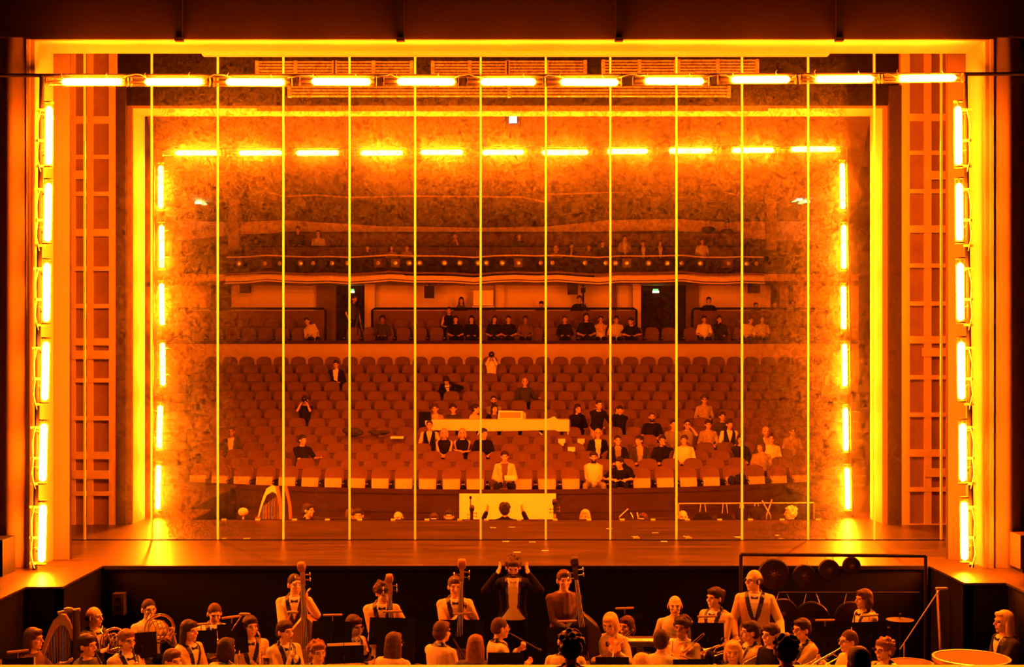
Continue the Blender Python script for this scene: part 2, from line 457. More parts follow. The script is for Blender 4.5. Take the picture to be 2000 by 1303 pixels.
for s, xs, lab in ((-1, (79, 77, 75, 72, 69, 67), 'left'), (1, (1889, 1891, 1892, 1893, 1896, 1898), 'right')):
    for i, x in enumerate(xs):
        y0 = 215 + 155 * i
        f = MB(); f.tube([W(x, y0, 19.8), W(x + s * 6, y0 + 30, 19.8), W(x + s * 4, y0 + 65, 19.8), W(x + s * 7, y0 + 90, 19.8), W(x, y0 + 120, 19.8)], .009, 6)
        for k in (0, 60, 110): f.cbox(W(x, y0 + k, 19.83), (.13, .05, .035))
        tag(f.obj('cable', CABLE), 'thin cable beside the %s tube of the large %s column' % (ord6[i], lab), 'cable', 'cables of the side columns')

# ------------------------------------------------------------------ the wall of tall mirror panels, see-through, with their reflection built behind
def panel_mat():
    m = bpy.data.materials.new('panel film'); m.use_nodes = True
    nt = m.node_tree; nt.nodes.clear(); N = nt.nodes.new; L = nt.links.new
    out = N('ShaderNodeOutputMaterial')
    tr = N('ShaderNodeBsdfTransparent'); tr.inputs[0].default_value = (PT, PT * .97, PT * .9, 1)
    gl = N('ShaderNodeBsdfGlossy'); gl.inputs['Roughness'].default_value = .17
    gl2 = N('ShaderNodeBsdfGlossy'); gl2.inputs['Roughness'].default_value = .36
    df = N('ShaderNodeBsdfDiffuse')
    tc = N('ShaderNodeTexCoord')
    n1 = N('ShaderNodeTexNoise'); n1.inputs['Scale'].default_value = 11; n1.inputs['Detail'].default_value = 8; n1.inputs['Roughness'].default_value = .75; n1.inputs['Distortion'].default_value = 1.2
    n2 = N('ShaderNodeTexNoise'); n2.inputs['Scale'].default_value = .55; n2.inputs['Detail'].default_value = 3
    ge = N('ShaderNodeNewGeometry')
    for n in (n1, n2): L(ge.outputs['Position'], n.inputs['Vector'])
    r1 = N('ShaderNodeMapRange'); r1.inputs[1].default_value = .35; r1.inputs[2].default_value = .65; r1.inputs[3].default_value = .05; r1.inputs[4].default_value = 2.2
    L(n1.outputs['Fac'], r1.inputs[0])
    r2 = N('ShaderNodeMapRange'); r2.inputs[1].default_value = .35; r2.inputs[2].default_value = .65; r2.inputs[3].default_value = .6; r2.inputs[4].default_value = 1.35
    L(n2.outputs['Fac'], r2.inputs[0])
    mu = N('ShaderNodeMath'); mu.operation = 'MULTIPLY'; L(r1.outputs[0], mu.inputs[0]); L(r2.outputs[0], mu.inputs[1])
    # the film is crazed and cloudy towards its top and its sides, clean in the lower middle
    sp = N('ShaderNodeSeparateXYZ'); L(ge.outputs['Position'], sp.inputs[0])
    ab = N('ShaderNodeMath'); ab.operation = 'ABSOLUTE'; L(sp.outputs['X'], ab.inputs[0])
    mz = N('ShaderNodeMapRange'); mz.inputs[1].default_value = 4.1; mz.inputs[2].default_value = 5.6; L(sp.outputs['Z'], mz.inputs[0])
    mxr = N('ShaderNodeMapRange'); mxr.inputs[1].default_value = 4.0; mxr.inputs[2].default_value = 5.2; L(ab.outputs[0], mxr.inputs[0])
    mm = N('ShaderNodeMath'); mm.operation = 'MAXIMUM'; L(mz.outputs[0], mm.inputs[0]); L(mxr.outputs[0], mm.inputs[1])
    lim = N('ShaderNodeMapRange'); lim.inputs[1].default_value = 5.85; lim.inputs[2].default_value = 6.0; lim.inputs[3].default_value = 1; lim.inputs[4].default_value = 0; L(ab.outputs[0], lim.inputs[0])
    ml = N('ShaderNodeMath'); ml.operation = 'MULTIPLY'; L(mm.outputs[0], ml.inputs[0]); L(lim.outputs[0], ml.inputs[1]); mm = ml
    n3 = N('ShaderNodeTexNoise'); n3.inputs['Scale'].default_value = 7.5; n3.inputs['Detail'].default_value = 4; n3.inputs['Distortion'].default_value = 2.5; L(ge.outputs['Position'], n3.inputs['Vector'])
    r3 = N('ShaderNodeMapRange'); r3.inputs[1].default_value = .42; r3.inputs[2].default_value = .62; r3.inputs[3].default_value = 0; r3.inputs[4].default_value = .55; L(n3.outputs['Fac'], r3.inputs[0])
    m3 = N('ShaderNodeMath'); m3.operation = 'MULTIPLY'; L(r3.outputs[0], m3.inputs[0]); L(mm.outputs[0], m3.inputs[1])
    i3 = N('ShaderNodeMath'); i3.operation = 'SUBTRACT'; i3.inputs[0].default_value = 1.0; L(m3.outputs[0], i3.inputs[1])
    vt_ = N('ShaderNodeVectorMath'); vt_.operation = 'SCALE'; vt_.inputs[0].default_value = (PT, PT * .97, PT * .9); L(i3.outputs[0], vt_.inputs['Scale']); L(vt_.outputs[0], tr.inputs[0])
    cl_ = N('ShaderNodeMath'); cl_.operation = 'MULTIPLY_ADD'; cl_.inputs[1].default_value = .9; cl_.inputs[2].default_value = .45; L(mm.outputs[0], cl_.inputs[0])
    mu2 = N('ShaderNodeMath'); mu2.operation = 'MULTIPLY'; L(mu.outputs[0], mu2.inputs[0]); L(cl_.outputs[0], mu2.inputs[1]); mu = mu2
    def scaled(sh, col):
        v = N('ShaderNodeVectorMath'); v.operation = 'SCALE'; v.inputs[0].default_value = col; L(mu.outputs[0], v.inputs['Scale']); L(v.outputs[0], sh.inputs[0])
    scaled(gl, (GL1,) * 3); scaled(gl2, (GL2,) * 3); scaled(df, (DF1,) * 3)
    a1 = N('ShaderNodeAddShader'); a2 = N('ShaderNodeAddShader'); a3 = N('ShaderNodeAddShader')
    L(tr.outputs[0], a1.inputs[0]); L(gl.outputs[0], a1.inputs[1]); L(a1.outputs[0], a2.inputs[0]); L(gl2.outputs[0], a2.inputs[1])
    L(a2.outputs[0], a3.inputs[0]); L(df.outputs[0], a3.inputs[1]); L(a3.outputs[0], out.inputs[0])
    return m
PT, GL1, GL2, DF1 = 0.82, 0.020, 0.017, 0.0012
PM = panel_mat()
EDGE = mat('clear panel edge', (.97, .93, .8), .3, spec=.8)
seams = [137, 166, 297, 426, 554, 683, 811, 939, 1066, 1192, 1321, 1449, 1578, 1707, 1838, 1857]
pos = ['leftmost', 'second from the left', 'third from the left', 'fourth from the left', 'fifth from the left', 'sixth from the left', 'seventh from the left', 'middle', 'seventh from the right',
       'sixth from the right', 'fifth from the right', 'fourth from the right', 'third from the right', 'second from the right', 'rightmost']
for i in range(15):
    xa = W(seams[i], 0, MIR).x; xb = W(seams[i + 1], 0, MIR).x
    root = empty('mirror_panel', ((xa + xb) / 2, MIR, 0), 0, 'tall upright mirror panel, see-through, standing on the stage, %s of fifteen' % pos[i], 'panel', 'wall of tall panels')
    h = (xb - xa) / 2
    v = [(-h, 0, .002), (h, 0, .002), (h, 0, 8.9), (-h, 0, 8.9)]
    f = MB(); f.add(v, [(0, 1, 2, 3)]); f.obj('pane', PM, root, smooth=False)
    f = MB(); f.box((h - .017, -.03, 0), (h + .015, .006, 8.9)); f.obj('edge_strip', EDGE, root, smooth=False)
f = MB(); f.box((-7.3, MIR - .03, 0), (7.6, MIR + .01, .012)); struct('trim_40', f, BLACK)
# tape marks on the boards
r_ = random.Random(11)
marks = [(1065, 1076), (1010, 1079), (1190, 1033), (1240, 1048), (1243, 1051), (1280, 1041), (1297, 1058), (1341, 1048), (1345, 1051), (1441, 1049), (1444, 1050), (1000, 1030), (963, 1031), (988, 1058), (1040, 1059), (438, 1052), (482, 1052), (1525, 1052), (1518, 1046)]
TAPE = mat('pale tape', (.95, .88, .7), .6)
for i, (x, y) in enumerate(marks):
    Y = CAMZ * F / (y - Y0); f = MB(); s = .055
    f.cbox((0, 0, .003), (s * 2 if i not in (15, 17, 18) else s, .05, .004))
    tag(f.obj('tape_mark', TAPE, loc=((x - X0) * Y / F, Y, 0), rot=(0, 0, r_.uniform(-.3, .3))), 'small pale tape mark on the dark stage boards, %s from the left' % ordinal(1 + sorted(marks).index((x, y))), 'tape mark', 'tape marks on the boards')
for i, x in enumerate((438, 504, 576, 640, 703, 768, 834, 898, 950, 1014, 1084, 1150, 1215, 1275, 1342, 1405, 1465, 1527, 1597)):
    f = MB(); f.cbox((0, 0, .012), (.085, .06, .024))
    tag(f.obj('edge_marker', TAPE, loc=((x - X0) * 26.0 / F, 25.96, 0)), 'small pale marker block on the far dark stage edge, %s from the left' % ordinal(i + 1), 'marker', 'markers along the far stage edge')
# louvred battens seen above the upper tubes
def batten(x0, x1, y0, y1, Y, nb, label, grp):
    a = W(x0, y0, Y); b = W(x1, y1, Y)
    root = empty('louvred_batten', ((a.x + b.x) / 2, Y, (a.z + b.z) / 2), 0, label, 'batten', grp)
    h = (b.x - a.x) / 2; q = (a.z - b.z) / 2
    LM = mat('painted louvre', (.75, .55, .34), .5)
    f = MB(); f.box((-h, .10, -q), (h, .16, q)); f.obj('back_panel', mat('louvre back', (.04, .024, .015), .8), root, smooth=False)
    for i in range(nb):
        z = -q + 2 * q * i / (nb - 1); f = MB(); f.box((-h, 0, z - .013), (h, .05, z + .013)); f.obj('louvre', LM, root, smooth=False)
    for s in (-1, 0, 1):
        f = MB(); f.box((s * h - .03, -.02, -q - .02), (s * h + .03, .09, q + .02)); f.obj('end_plate', LM, root, smooth=False)
    for s in (-.7, .7):
        f = MB(); f.tube([(s * h, .13, q), (s * h, .13, 9.0 - (a.z + b.z) / 2)], .008, 5); f.obj('hanger', PIPE, root)
batten(502, 652, 121, 144, 24.4, 5, 'horizontal louvred batten above the tubes, leftmost of six', 'louvred battens')
batten(655, 804, 121, 144, 24.4, 5, 'horizontal louvred batten above the tubes, second from the left', 'louvred battens')
batten(845, 990, 121, 144, 24.4, 5, 'horizontal louvred batten above the tubes, third from the left', 'louvred battens')
batten(993, 1143, 120, 143, 24.4, 5, 'horizontal louvred batten above the tubes, third from the right', 'louvred battens')
batten(1178, 1320, 119, 142, 24.4, 5, 'horizontal louvred batten above the tubes, second from the right', 'louvred battens')
batten(1325, 1479, 118, 141, 24.4, 5, 'horizontal louvred batten above the tubes, rightmost of six', 'louvred battens')
batten(565, 1424, 170, 187, 24.7, 4, 'single very long louvred batten just below the large tube row', None)
# cabinets on the apron ends and a loudspeaker in the pit
p = W(6, 1117, 19.3); f = MB(); f.box((p.x - 1.0, 19.2, 0), (p.x + .03, 19.7, .52)); tag(f.obj('cabinet', BLACK, smooth=False), 'black box standing on the apron at the left picture edge', 'cabinet')
p = W(1965, 1100, 19.6); root = empty('cabinet', (8.72, 19.6, 0), 0, 'dark cabinet standing on the apron at the right picture edge', 'cabinet')
f = MB(); f.box((-1.2, -.1, .06), (1.2, .3, .55)); f.obj('body', HOUSED, root, smooth=False); f = MB(); f.box((-1.15, -.06, 0), (1.15, .3, .06)); f.obj('plinth', BLACK, root, smooth=False)
p = W(232, 1180, 20.1); root = empty('loudspeaker', (p.x, 20.1, p.z - .16), 0, 'small dark loudspeaker on the black wall above the horn players', 'loudspeaker')
f = MB(); f.box((-.085, -.05, 0), (.085, .12, .32)); f.obj('body', mat('speaker box', (.03, .02, .015), .7), root, smooth=False)
for z, r in ((.22, .05), (.09, .065)):
    f = MB(); f.lathe([(r, -.05), (r, -.062), (r * .8, -.062), (r * .2, -.052)], 16, 'y', (0, 0, z)); f.obj('driver', PIPE, root)
# ------------------------------------------------------------------ the auditorium reflected by the panels, built as geometry behind them
TOPY = [912, 897, 881, 866, 850, 834, 817, 800, 782, 764, 746, 729, 712, 697]     # where the seat backs of each row end, mid-row
HALF_L = [8.1 + .215 * k for k in range(14)]
HALF_R = [8.6 + .225 * k for k in range(14)]
SP = .615
def row_y(k, x):
    return 34.7 + .945 * k + (1.25 - .06 * k) * min(1.3, (x / 8.5) ** 2)
BACK = 1.01
ROWZ = []
for k in range(14):
    Yc = row_y(k, 4)
    ROWZ.append(CAMZ - (TOPY[k] - Y0) * Yc / F - BACK)
# raked stepped floor: one curved band per row
f = MB()
xs = np.linspace(-13.4, 13.4, 25)
prevz = -.6
def band(f, k0y, k1y, z, zb):
    n = len(xs)
    v = []
    for x in xs: v += [(x, k0y(x), z), (x, k1y(x), z), (x, k0y(x), zb), (x, k1y(x), zb)]
    fc = []
    for i in range(n - 1):
        a, b_ = 4 * i, 4 * (i + 1)
        fc += [(a, b_, b_ + 1, a + 1), (a + 2, a + 3, b_ + 3, b_ + 2), (a, a + 2, b_ + 2, b_), (a + 1, b_ + 1, b_ + 3, a + 3)]
    fc += [(0, 1, 3, 2), (4 * (n - 1), 4 * (n - 1) + 2, 4 * (n - 1) + 3, 4 * (n - 1) + 1)]
    f.add(v, fc)
for k in range(14):
    band(f, lambda x, k=k: row_y(k, x) - .55, lambda x, k=k: row_y(k + 1, x) - .55 if k < 13 else 49.2, ROWZ[k], ROWZ[k] - .6)
band(f, lambda x: 32.3 + .02 * x * x, lambda x: row_y(0, x) - .55, ROWZ[0] - .02, ROWZ[0] - .5)
struct('floor_stalls', f, HOUSED)
# reflected pit rail; the bend of the reflection is modelled into its curve
def rail_y(x): return 32.17 + 2.0 * min(1.4, (x / 7.7) ** 2)
f = MB(); n = len(xs)
rs = [np.array([(x, rail_y(x), PITZ), (x, rail_y(x) + .16, PITZ), (x, rail_y(x) + .16, -.06), (x, rail_y(x) + .10, -.015), (x, rail_y(x) - .03, -.015), (x, rail_y(x) - .03, -.12), (x, rail_y(x), -.12)]) for x in np.linspace(-8.3, 9.2, 25)]
f.rings(rs)
rs = [np.array([(x, rail_y(x) - .02, -.56), (x, rail_y(x), -.56), (x, rail_y(x), -.53), (x, rail_y(x) - .02, -.53)]) for x in np.linspace(-8.3, 9.2, 25)]
f.rings(rs)
struct('wall_pit_rail_beyond', f, RAILM)
# white sheet hung on the rail behind the conductor
a = W(897, 970, 32.1).x; b_ = W(1086, 970, 32.1).x
f = MB(); rs = []
for x in np.linspace(a, b_, 9):
    y = rail_y(x) - .06; rs.append(np.array([(x, y, -1.5), (x, y + .015, -1.5), (x, y + .015, -.10), (x, y, -.10)]))
f.rings(rs)
tag(f.obj('white_sheet', WHITE, smooth=False), 'bright white sheet hung on the dark pit rail behind the conductor', 'sheet')

# side walls, rear walls and ceiling of the house
def wall_poly(pts, z0, z1, th=.15):
    f = MB()
    for (xa, ya), (xb, yb) in zip(pts[:-1], pts[1:]):
        d = Vector((xb - xa, yb - ya, 0)).normalized(); nn = Vector((-d.y, d.x, 0)) * th
        v = [(xa, ya, z0), (xb, yb, z0), (xb + nn.x, yb + nn.y, z0), (xa + nn.x, ya + nn.y, z0), (xa, ya, z1), (xb, yb, z1), (xb + nn.x, yb + nn.y, z1), (xa + nn.x, ya + nn.y, z1)]
        f.add(v, [(0, 3, 2, 1), (4, 5, 6, 7), (0, 1, 5, 4), (1, 2, 6, 5), (2, 3, 7, 6), (3, 0, 4, 7)])
    return f
LEFTW = [(-7.3, 26.6), (-8.9, 34), (-11.9, 47), (-14.9, 56)]
RIGHTW = [(15.2, 56), (12.5, 47), (9.4, 34), (7.7, 26.6)]
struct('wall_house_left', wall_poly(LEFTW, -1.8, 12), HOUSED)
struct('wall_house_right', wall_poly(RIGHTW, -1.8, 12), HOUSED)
DARKV0 = mat('dark doorway', (.016, .009, .006), .9, spec=.05)
ZRW = W(0, 548, 49.6).z + .2
# low wall behind the last row of the stalls, then the raised boxes
BOXZ = W(0, 668, 49.2).z
f = MB(); f.box((-13.2, 49.2, 2.0), (13.5, 49.35, BOXZ - .07)); struct('wall_box_front', f, HOUSE)
f = MB(); f.box((-13.2, 49.14, BOXZ - .07), (13.5, 49.42, BOXZ + .05)); struct('trim_10', f, RAILM)
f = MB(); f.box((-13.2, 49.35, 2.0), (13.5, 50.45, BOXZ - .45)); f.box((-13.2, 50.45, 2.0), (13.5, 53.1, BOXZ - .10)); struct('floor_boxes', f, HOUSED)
f = MB(); f.box((-15, 53.1, ZRW), (15, 54.2, ZRW + .1)); struct('floor_upper_gap', f, DARKV0)
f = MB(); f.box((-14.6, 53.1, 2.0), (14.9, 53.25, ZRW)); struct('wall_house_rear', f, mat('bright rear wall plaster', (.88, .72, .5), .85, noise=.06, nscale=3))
# dark doorways and pale pillars in the rear wall under the balcony
def rearbox(px0, px1, py0, py1, Y, th, m, nm):
    a = W(px0, py1, Y); b_ = W(px1, py0, Y); f = MB(); f.box((a.x, Y, a.z), (b_.x, Y + th, b_.z)); return struct(nm, f, m)
DARKV = mat('dark doorway', (.016, .009, .006), .9)
rearbox(655, 712, 545, 690, 52.9, .18, DARKV, 'door_1')
rearbox(1252, 1340, 545, 690, 52.9, .18, DARKV, 'door_2')
rearbox(412, 446, 545, 690, 52.4, .6, HOUSED, 'trim_11')
rearbox(1511, 1522, 545, 690, 52.4, .6, HOUSED, 'trim_12'); rearbox(1541, 1549, 545, 690, 52.4, .6, HOUSED, 'trim_13')
PAN = mat('brown wall panel', (.2, .12, .07), .85)
rearbox(618, 656, 545, 690, 52.8, .3, PAN, 'trim_14'); rearbox(1340, 1365, 545, 690, 52.8, .3, PAN, 'trim_15'); rearbox(1195, 1205, 545, 620, 52.8, .3, PAN, 'trim_16')
LP = mat('pale pillar', (.85, .72, .55), .8)
rearbox(712, 732, 545, 668, 52.0, .4, LP, 'trim_17'); rearbox(1236, 1252, 545, 668, 52.0, .4, LP, 'trim_18'); rearbox(968, 985, 545, 612, 52.6, .4, LP, 'trim_19'); rearbox(1523, 1540, 545, 612, 52.3, .4, PLASTER, 'trim_20')
# rails and back panels of the boxes
def boxback(p0, p1, lab):
    Y = 51.2; a = W(p0, 0, Y).x; b_ = W(p1, 0, Y).x; zt = W(0, 603, Y).z; zb = BOXZ - .1
    root = empty('box_partition', ((a + b_) / 2, Y, zb), 0, 'low dark partition with a handrail behind the raised box seats, ' + lab, 'partition')
    h = (b_ - a) / 2; H = zt - zb
    f = MB(); f.box((-h, 0, 0), (h, .06, H - .08)); f.obj('panel', SEATM, root, smooth=False)
    f = MB(); f.tube([(-h, -.02, .1), (-h, -.02, H - .06), (-h + .1, -.02, H), (h - .1, -.02, H), (h, -.02, H - .06), (h, -.02, .1)], .045, 8); f.obj('handrail', BLACK, root)
boxback(345, 636, 'left block'); boxback(727, 1243, 'middle block'); boxback(1352, 1615, 'right block')

# ------------------------------------------------------------------ balcony
ZBU = W(0, 548, 49.6).z     # underside at the front
f = MB(); f.box((-14.2, 49.9, ZBU), (14.6, 53.1, ZBU + .25)); struct('ceiling_under_balcony', f, HOUSE)
def sag(x): return 49.4 + .004 * x * x
bx = np.linspace(W(438, 0, 49.6).x, W(1495, 0, 49.6).x, 27)
def wv(x): return .035 * math.sin(x * 1.3) + .03 * math.sin(x * 2.9 + 1)  # waviness of the reflection, modelled into the balcony edge
f = MB()
f.rings([np.array([(x, sag(x), ZBU + wv(x)), (x, sag(x) + .5, ZBU + wv(x)), (x, sag(x) + .5, ZBU + .16 + wv(x)), (x, sag(x), ZBU + .16 + wv(x))]) for x in bx]); struct('trim_21', f, LP)
f = MB()
f.rings([np.array([(x, sag(x) - .08, ZBU - .09 + wv(x)), (x, sag(x) - .02, ZBU - .09 + wv(x)), (x, sag(x) - .02, ZBU - .045 + wv(x)), (x, sag(x) - .08, ZBU - .045 + wv(x))]) for x in bx]); struct('trim_22', f, LP)
f = MB()
f.rings([np.array([(x, sag(x) + .45, ZBU + .1), (x, sag(x) + .55, ZBU + .1), (x, sag(x) + .55, ZBU + .85), (x, sag(x) + .45, ZBU + .85)]) for x in bx]); struct('wall_balcony_front', f, DARKV)
f = MB(); f.tube([(x, sag(x) + .2, ZBU + .90 + wv(x) * .8) for x in bx], .028, 8)
tag(f.obj('balcony_handrail', LP), 'long pale handrail running along the front of the balcony above the lanterns', 'handrail')
f = MB(); f.tube([(x, sag(x) - .0, ZBU + .26 + wv(x)) for x in bx], .04, 8)
tag(f.obj('lighting_bar', mat('brown bar', (.2, .11, .06), .6)), 'long brown bar under the row of lanterns on the balcony front', 'bar')
LANT = mat('lantern housing', (.035, .022, .016), .5)
LENS = mat('lantern lens', (.95, .85, .7), .3, metal=.5)
lx = [462, 515, 545, 585, 611, 648, 678, 739, 772, 799, 819, 868, 898, 934, 950, 981, 1013, 1055, 1078, 1142, 1183, 1203, 1225, 1268, 1305, 1332, 1370, 1425, 1462, 1480]
big = {515, 739, 772, 1013, 1225, 1425}
for i, px in enumerate(lx):
    x = W(px, 0, 49.5).x; z = ZBU + .64
    root = empty('stage_lantern', (x, sag(x) + .15, z), R(r_.uniform(-25, 25)), 'dark stage lantern on the balcony front, %s from the left end' % ordinal(i + 1), 'lantern', 'lanterns on the balcony front')
    f = MB(); h = .16 if px in big else .12
    if px in big: f.box((-h, -.05, -h), (h, .22, h))
    else: f.lathe([(.07, .25), (.12, .2), (.13, -.02), (.12, -.05)], 12, 'y')
    f.obj('housing', LANT if px not in big else mat('square lantern', (.12, .07, .04), .6), root, smooth=px not in big)
    f = MB(); f.lathe([(.085, -.052), (.075, -.075), (.03, -.09)], 12, 'y'); f.obj('lens', LENS, root)
    f = MB(); f.tube([(0, .1, -h), (0, .1, -.33)], .02, 6); f.obj('yoke', BLACK, root)
# balcony steps, seats as two dark upholstered bands, wall bands above
BZ = [W(0, 500, 45.5).z, W(0, 473, 46.7).z]
for j, (Y, pt, pb) in enumerate(((51.4, 483, 512), (52.5, 456, 490))):
    f = MB(); f.box((W(545, 0, Y).x if j else W(480, 0, Y).x, Y + .0, W(0, pb, Y).z), (W(1450, 0, Y).x, Y + .22, W(0, pt, Y).z)); struct('trim_%d' % (23 + j), f, mat('balcony bench cloth', (.10, .05, .03), .9, noise=.3, nscale=4))
    f = MB(); f.box((W(545, 0, Y).x if j else W(480, 0, Y).x, Y - .03, W(0, pt, Y).z), (W(1450, 0, Y).x, Y + .25, W(0, pt - 3, Y).z)); struct('trim_%d' % (25 + j), f, DARKV)
f = MB(); f.box((-13.5, 50.1, ZBU + .25), (14, 51.8, ZBU + .3)); f.box((-13.5, 51.8, ZBU + .25), (14, 54.8, W(0, 500, 52.7).z)); struct('floor_balcony', f, DARKV)
Y = 53.8
f = MB(); v = []
pts = [(345, 432, 470), (466, 434, 458), (553, 430, 455), (620, 434, 456), (745, 442, 462), (930, 445, 460), (1065, 443, 458), (1190, 430, 452), (1320, 428, 450), (1420, 434, 462), (1520, 432, 470), (1600, 434, 470)]  # outline follows the bends of the reflection
rs = [np.array([(W(p, 0, Y).x, Y, W(0, b2, Y).z), (W(p, 0, Y).x, Y + .1, W(0, b2, Y).z), (W(p, 0, Y).x, Y + .1, W(0, t2, Y).z), (W(p, 0, Y).x, Y, W(0, t2, Y).z)]) for p, t2, b2 in pts]
f.rings(rs); struct('wall_upper_tier_front', f, HOUSE)
f = MB(); f.box((-15, 54.2, 6.2), (15.2, 54.35, 11)); struct('wall_upper_tier', f, HOUSED)
for i, (a, b_) in enumerate(((446, 467), (1498, 1517))):
    rearbox(a, b_, 378, 488, 53.3, .35, PLASTER, 'trim_%d' % (30 + i))
# lip of the upper tier and the ceiling of the house
pts = [(300, 372), (425, 366), (500, 368), (553, 384), (620, 381), (683, 386), (800, 383), (938, 384), (1020, 385), (1065, 395), (1066, 380), (1190, 376), (1250, 373), (1320, 368), (1400, 372), (1440, 382), (1449, 364), (1560, 346), (1640, 332)]  # the reflection's jumps at the panel seams are built into this lip
Y = 51.0
f = MB(); f.rings([np.array([(W(p, 0, Y).x, Y, W(0, t, Y).z - .03), (W(p, 0, Y).x, Y + .1, W(0, t, Y).z - .03), (W(p, 0, Y).x, Y + .1, W(0, t, Y).z + .03), (W(p, 0, Y).x, Y, W(0, t, Y).z + .03)]) for p, t in pts])
struct('trim_32', f, HOUSE)
zc = W(0, 378, 51).z
f = MB(); f.add([(-15, 51.0, zc + .05), (15.3, 51.0, zc + .05), (14, 27, 9.6), (-14, 27, 9.6), (-15, 51.0, zc + .2), (15.3, 51.0, zc + .2), (14, 27, 9.75), (-14, 27, 9.75)], [(0, 1, 2, 3), (7, 6, 5, 4), (0, 4, 5, 1), (1, 5, 6, 2), (2, 6, 7, 3), (3, 7, 4, 0)])
f.box((-15, 51.0, zc + .05), (15.3, 56, zc + .2))
struct('ceiling_house', f, mat('ceiling plaster', (.62, .46, .32), .9, noise=.25, nscale=1.5))
# small lights of the house
def lamp_mat(n, c, e): return mat(n, (0, 0, 0), .5, emit=c, es=e)
GREEN = lamp_mat('lit green sign', (.15, .9, .25), .35); WHITEL = lamp_mat('lit white sign', (.95, 1, .65), .5)
def sign(px, py, Y, wd, lab, dp=.3):
    p = W(px, py, Y); root = empty('exit_sign', p, 0, lab, 'exit sign')
    f = MB(); f.box((-wd / 2, 0, -.02), (wd / 2, dp, .05)); f.obj('green_half', GREEN, root, smooth=False)
    f = MB(); f.box((-wd / 2 - .03, -.02, -.10), (wd / 2 + .03, .08, -.02)); f.obj('white_half', WHITEL, root, smooth=False)
sign(1281, 567, 52.7, .19, 'small lit green and white exit sign over the dark doorway right of centre')
sign(688, 567, 52.7, .10, 'small lit green and white exit sign at the dark doorway left of centre')
sign(387, 393, 53, .19, 'small lit exit sign high on the left side of the upper tier', 1.25)
sign(1562, 387, 53, .17, 'small lit exit sign high on the right, the left one of two', 1.25)
sign(1576, 391, 53, .17, 'small lit exit sign high on the right, the right one of two', 1.25)
p = W(1002, 232, 32.5); root = empty('projector', p, 0, 'small bluish white lamp shining high above the auditorium centre', 'lamp')
f = MB(); f.box((-.09, 0, -.09), (.09, .1, .09)); f.obj('lens', lamp_mat('bluish lamp', (.7, .8, 1.0), 1.2), root, smooth=False)
f = MB(); f.box((-.2, .1, -.15), (.2, .6, .15)); f.tube([(0, .3, .1), (0, .3, .75)], .03, 6); f.obj('body', BLACK, root, smooth=False)
# dark framed boards / loudspeakers hanging on the rear wall
for px, py, w_, h_, lab in ((478, 561, 20, 22, 'left block'), (838, 570, 19, 24, 'left of centre'), (1119, 563, 20, 24, 'behind the camera operator'), (1474, 561, 22, 22, 'right block')):
    Y = 51.2; a = W(px - w_ / 2, py + h_ / 2, Y); b_ = W(px + w_ / 2, py - h_ / 2, Y)
    f = MB(); f.box((a.x, Y, a.z), (b_.x, Y + .3, b_.z)); f.box(((a.x + b_.x) / 2 - .02, Y + .1, b_.z), ((a.x + b_.x) / 2 + .02, Y + .14, ZBU + .02))
    tag(f.obj('hanging_loudspeaker', mat('speaker cloth', (.04, .022, .014), .9), smooth=False), 'dark square loudspeaker hanging under the balcony, ' + lab, 'loudspeaker')

# ------------------------------------------------------------------ theatre seats
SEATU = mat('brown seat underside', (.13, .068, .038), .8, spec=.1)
def make_seat(UM):
    root = empty('theatre_seat', (0, 0, 0), 0, 'x', 'seat')
    # backrest: rounded shield with a wide soft top, slightly leaning
    pr = [(-.22, .28), (.22, .28), (.245, .45), (.262, .62), (.262, .74), (.245, .83), (.20, .885), (.12, .913), (0, .922), (-.12, .913), (-.20, .885), (-.245, .83), (-.262, .74), (-.262, .62), (-.245, .45)]
    f = MB(); rs = []
    cx, cz = 0, .62
    for y, s in ((-.035, .86), (-.045, .95), (-.02, 1.0), (.03, 1.0), (.055, .95)):
        rs.append(np.array([(cx + (x - cx) * s, y + (z - .3) * .16 + .10, (cz + (z - cz) * s) * 1.1) for x, z in pr]))
    f.rings(rs); f.obj('backrest', SEATM, root)
    f = MB(); rs = []      # tipped-up seat, pale underside to the front
    for y, s in ((-.02, .92), (-.035, 1), (.03, 1), (.045, .92)):
        rs.append(np.array([(x * s, y + .02 + (z - .4) * .12, .52 + (z - .52) * s) for x, z in [(-.20, .34), (-.1, .32), (.1, .32), (.20, .34), (.225, .52), (.22, .72), (-.22, .72), (-.225, .52)]]))
    f.rings(rs); f.obj('seat', UM, root)
    for s in (-1,):
        f = MB(); f.box((s * .307 - .022, -.16, 0), (s * .307 + .022, .16, .60)); f.rings([np.array([(s * .307 - .03, y, z - .02), (s * .307 + .03, y, z - .02), (s * .307 + .03, y, z + .015), (s * .307 - .03, y, z + .015)]) for y, z in ((-.24, .60), (-.1, .63), (.18, .64))])
        a = f.obj('armrest', BLACK, root)
        f = MB(); f.ell((s * .307 - .022, -.25, .60), (.018, .012, .018)); f.ell((s * .307 + .022, -.25, .60), (.018, .012, .018)); f.obj('bolt', METAL, a)
    return root
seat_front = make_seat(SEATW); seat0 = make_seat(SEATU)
SEATS = {}
TAKEN = set()
rown = ['front', 'second', 'third', 'fourth', 'fifth', 'sixth', 'seventh', 'eighth', 'ninth', 'tenth', 'eleventh', 'twelfth', 'thirteenth', 'last']
def seat_spots(k):
    out = []; off = SP / 2 if k % 2 else 0
    n = int((HALF_L[k] + HALF_R[k]) / SP) + 2
    x = -math.floor(HALF_L[k] / SP) * SP + off
    while x < HALF_R[k]:
        out.append(x); x += SP
    return out
def pose_at(k, x):
    y = row_y(k, x); dy = (row_y(k, x + .05) - row_y(k, x - .05)) / .1
    return (x, y, ROWZ[k]), math.atan(dy) * .8
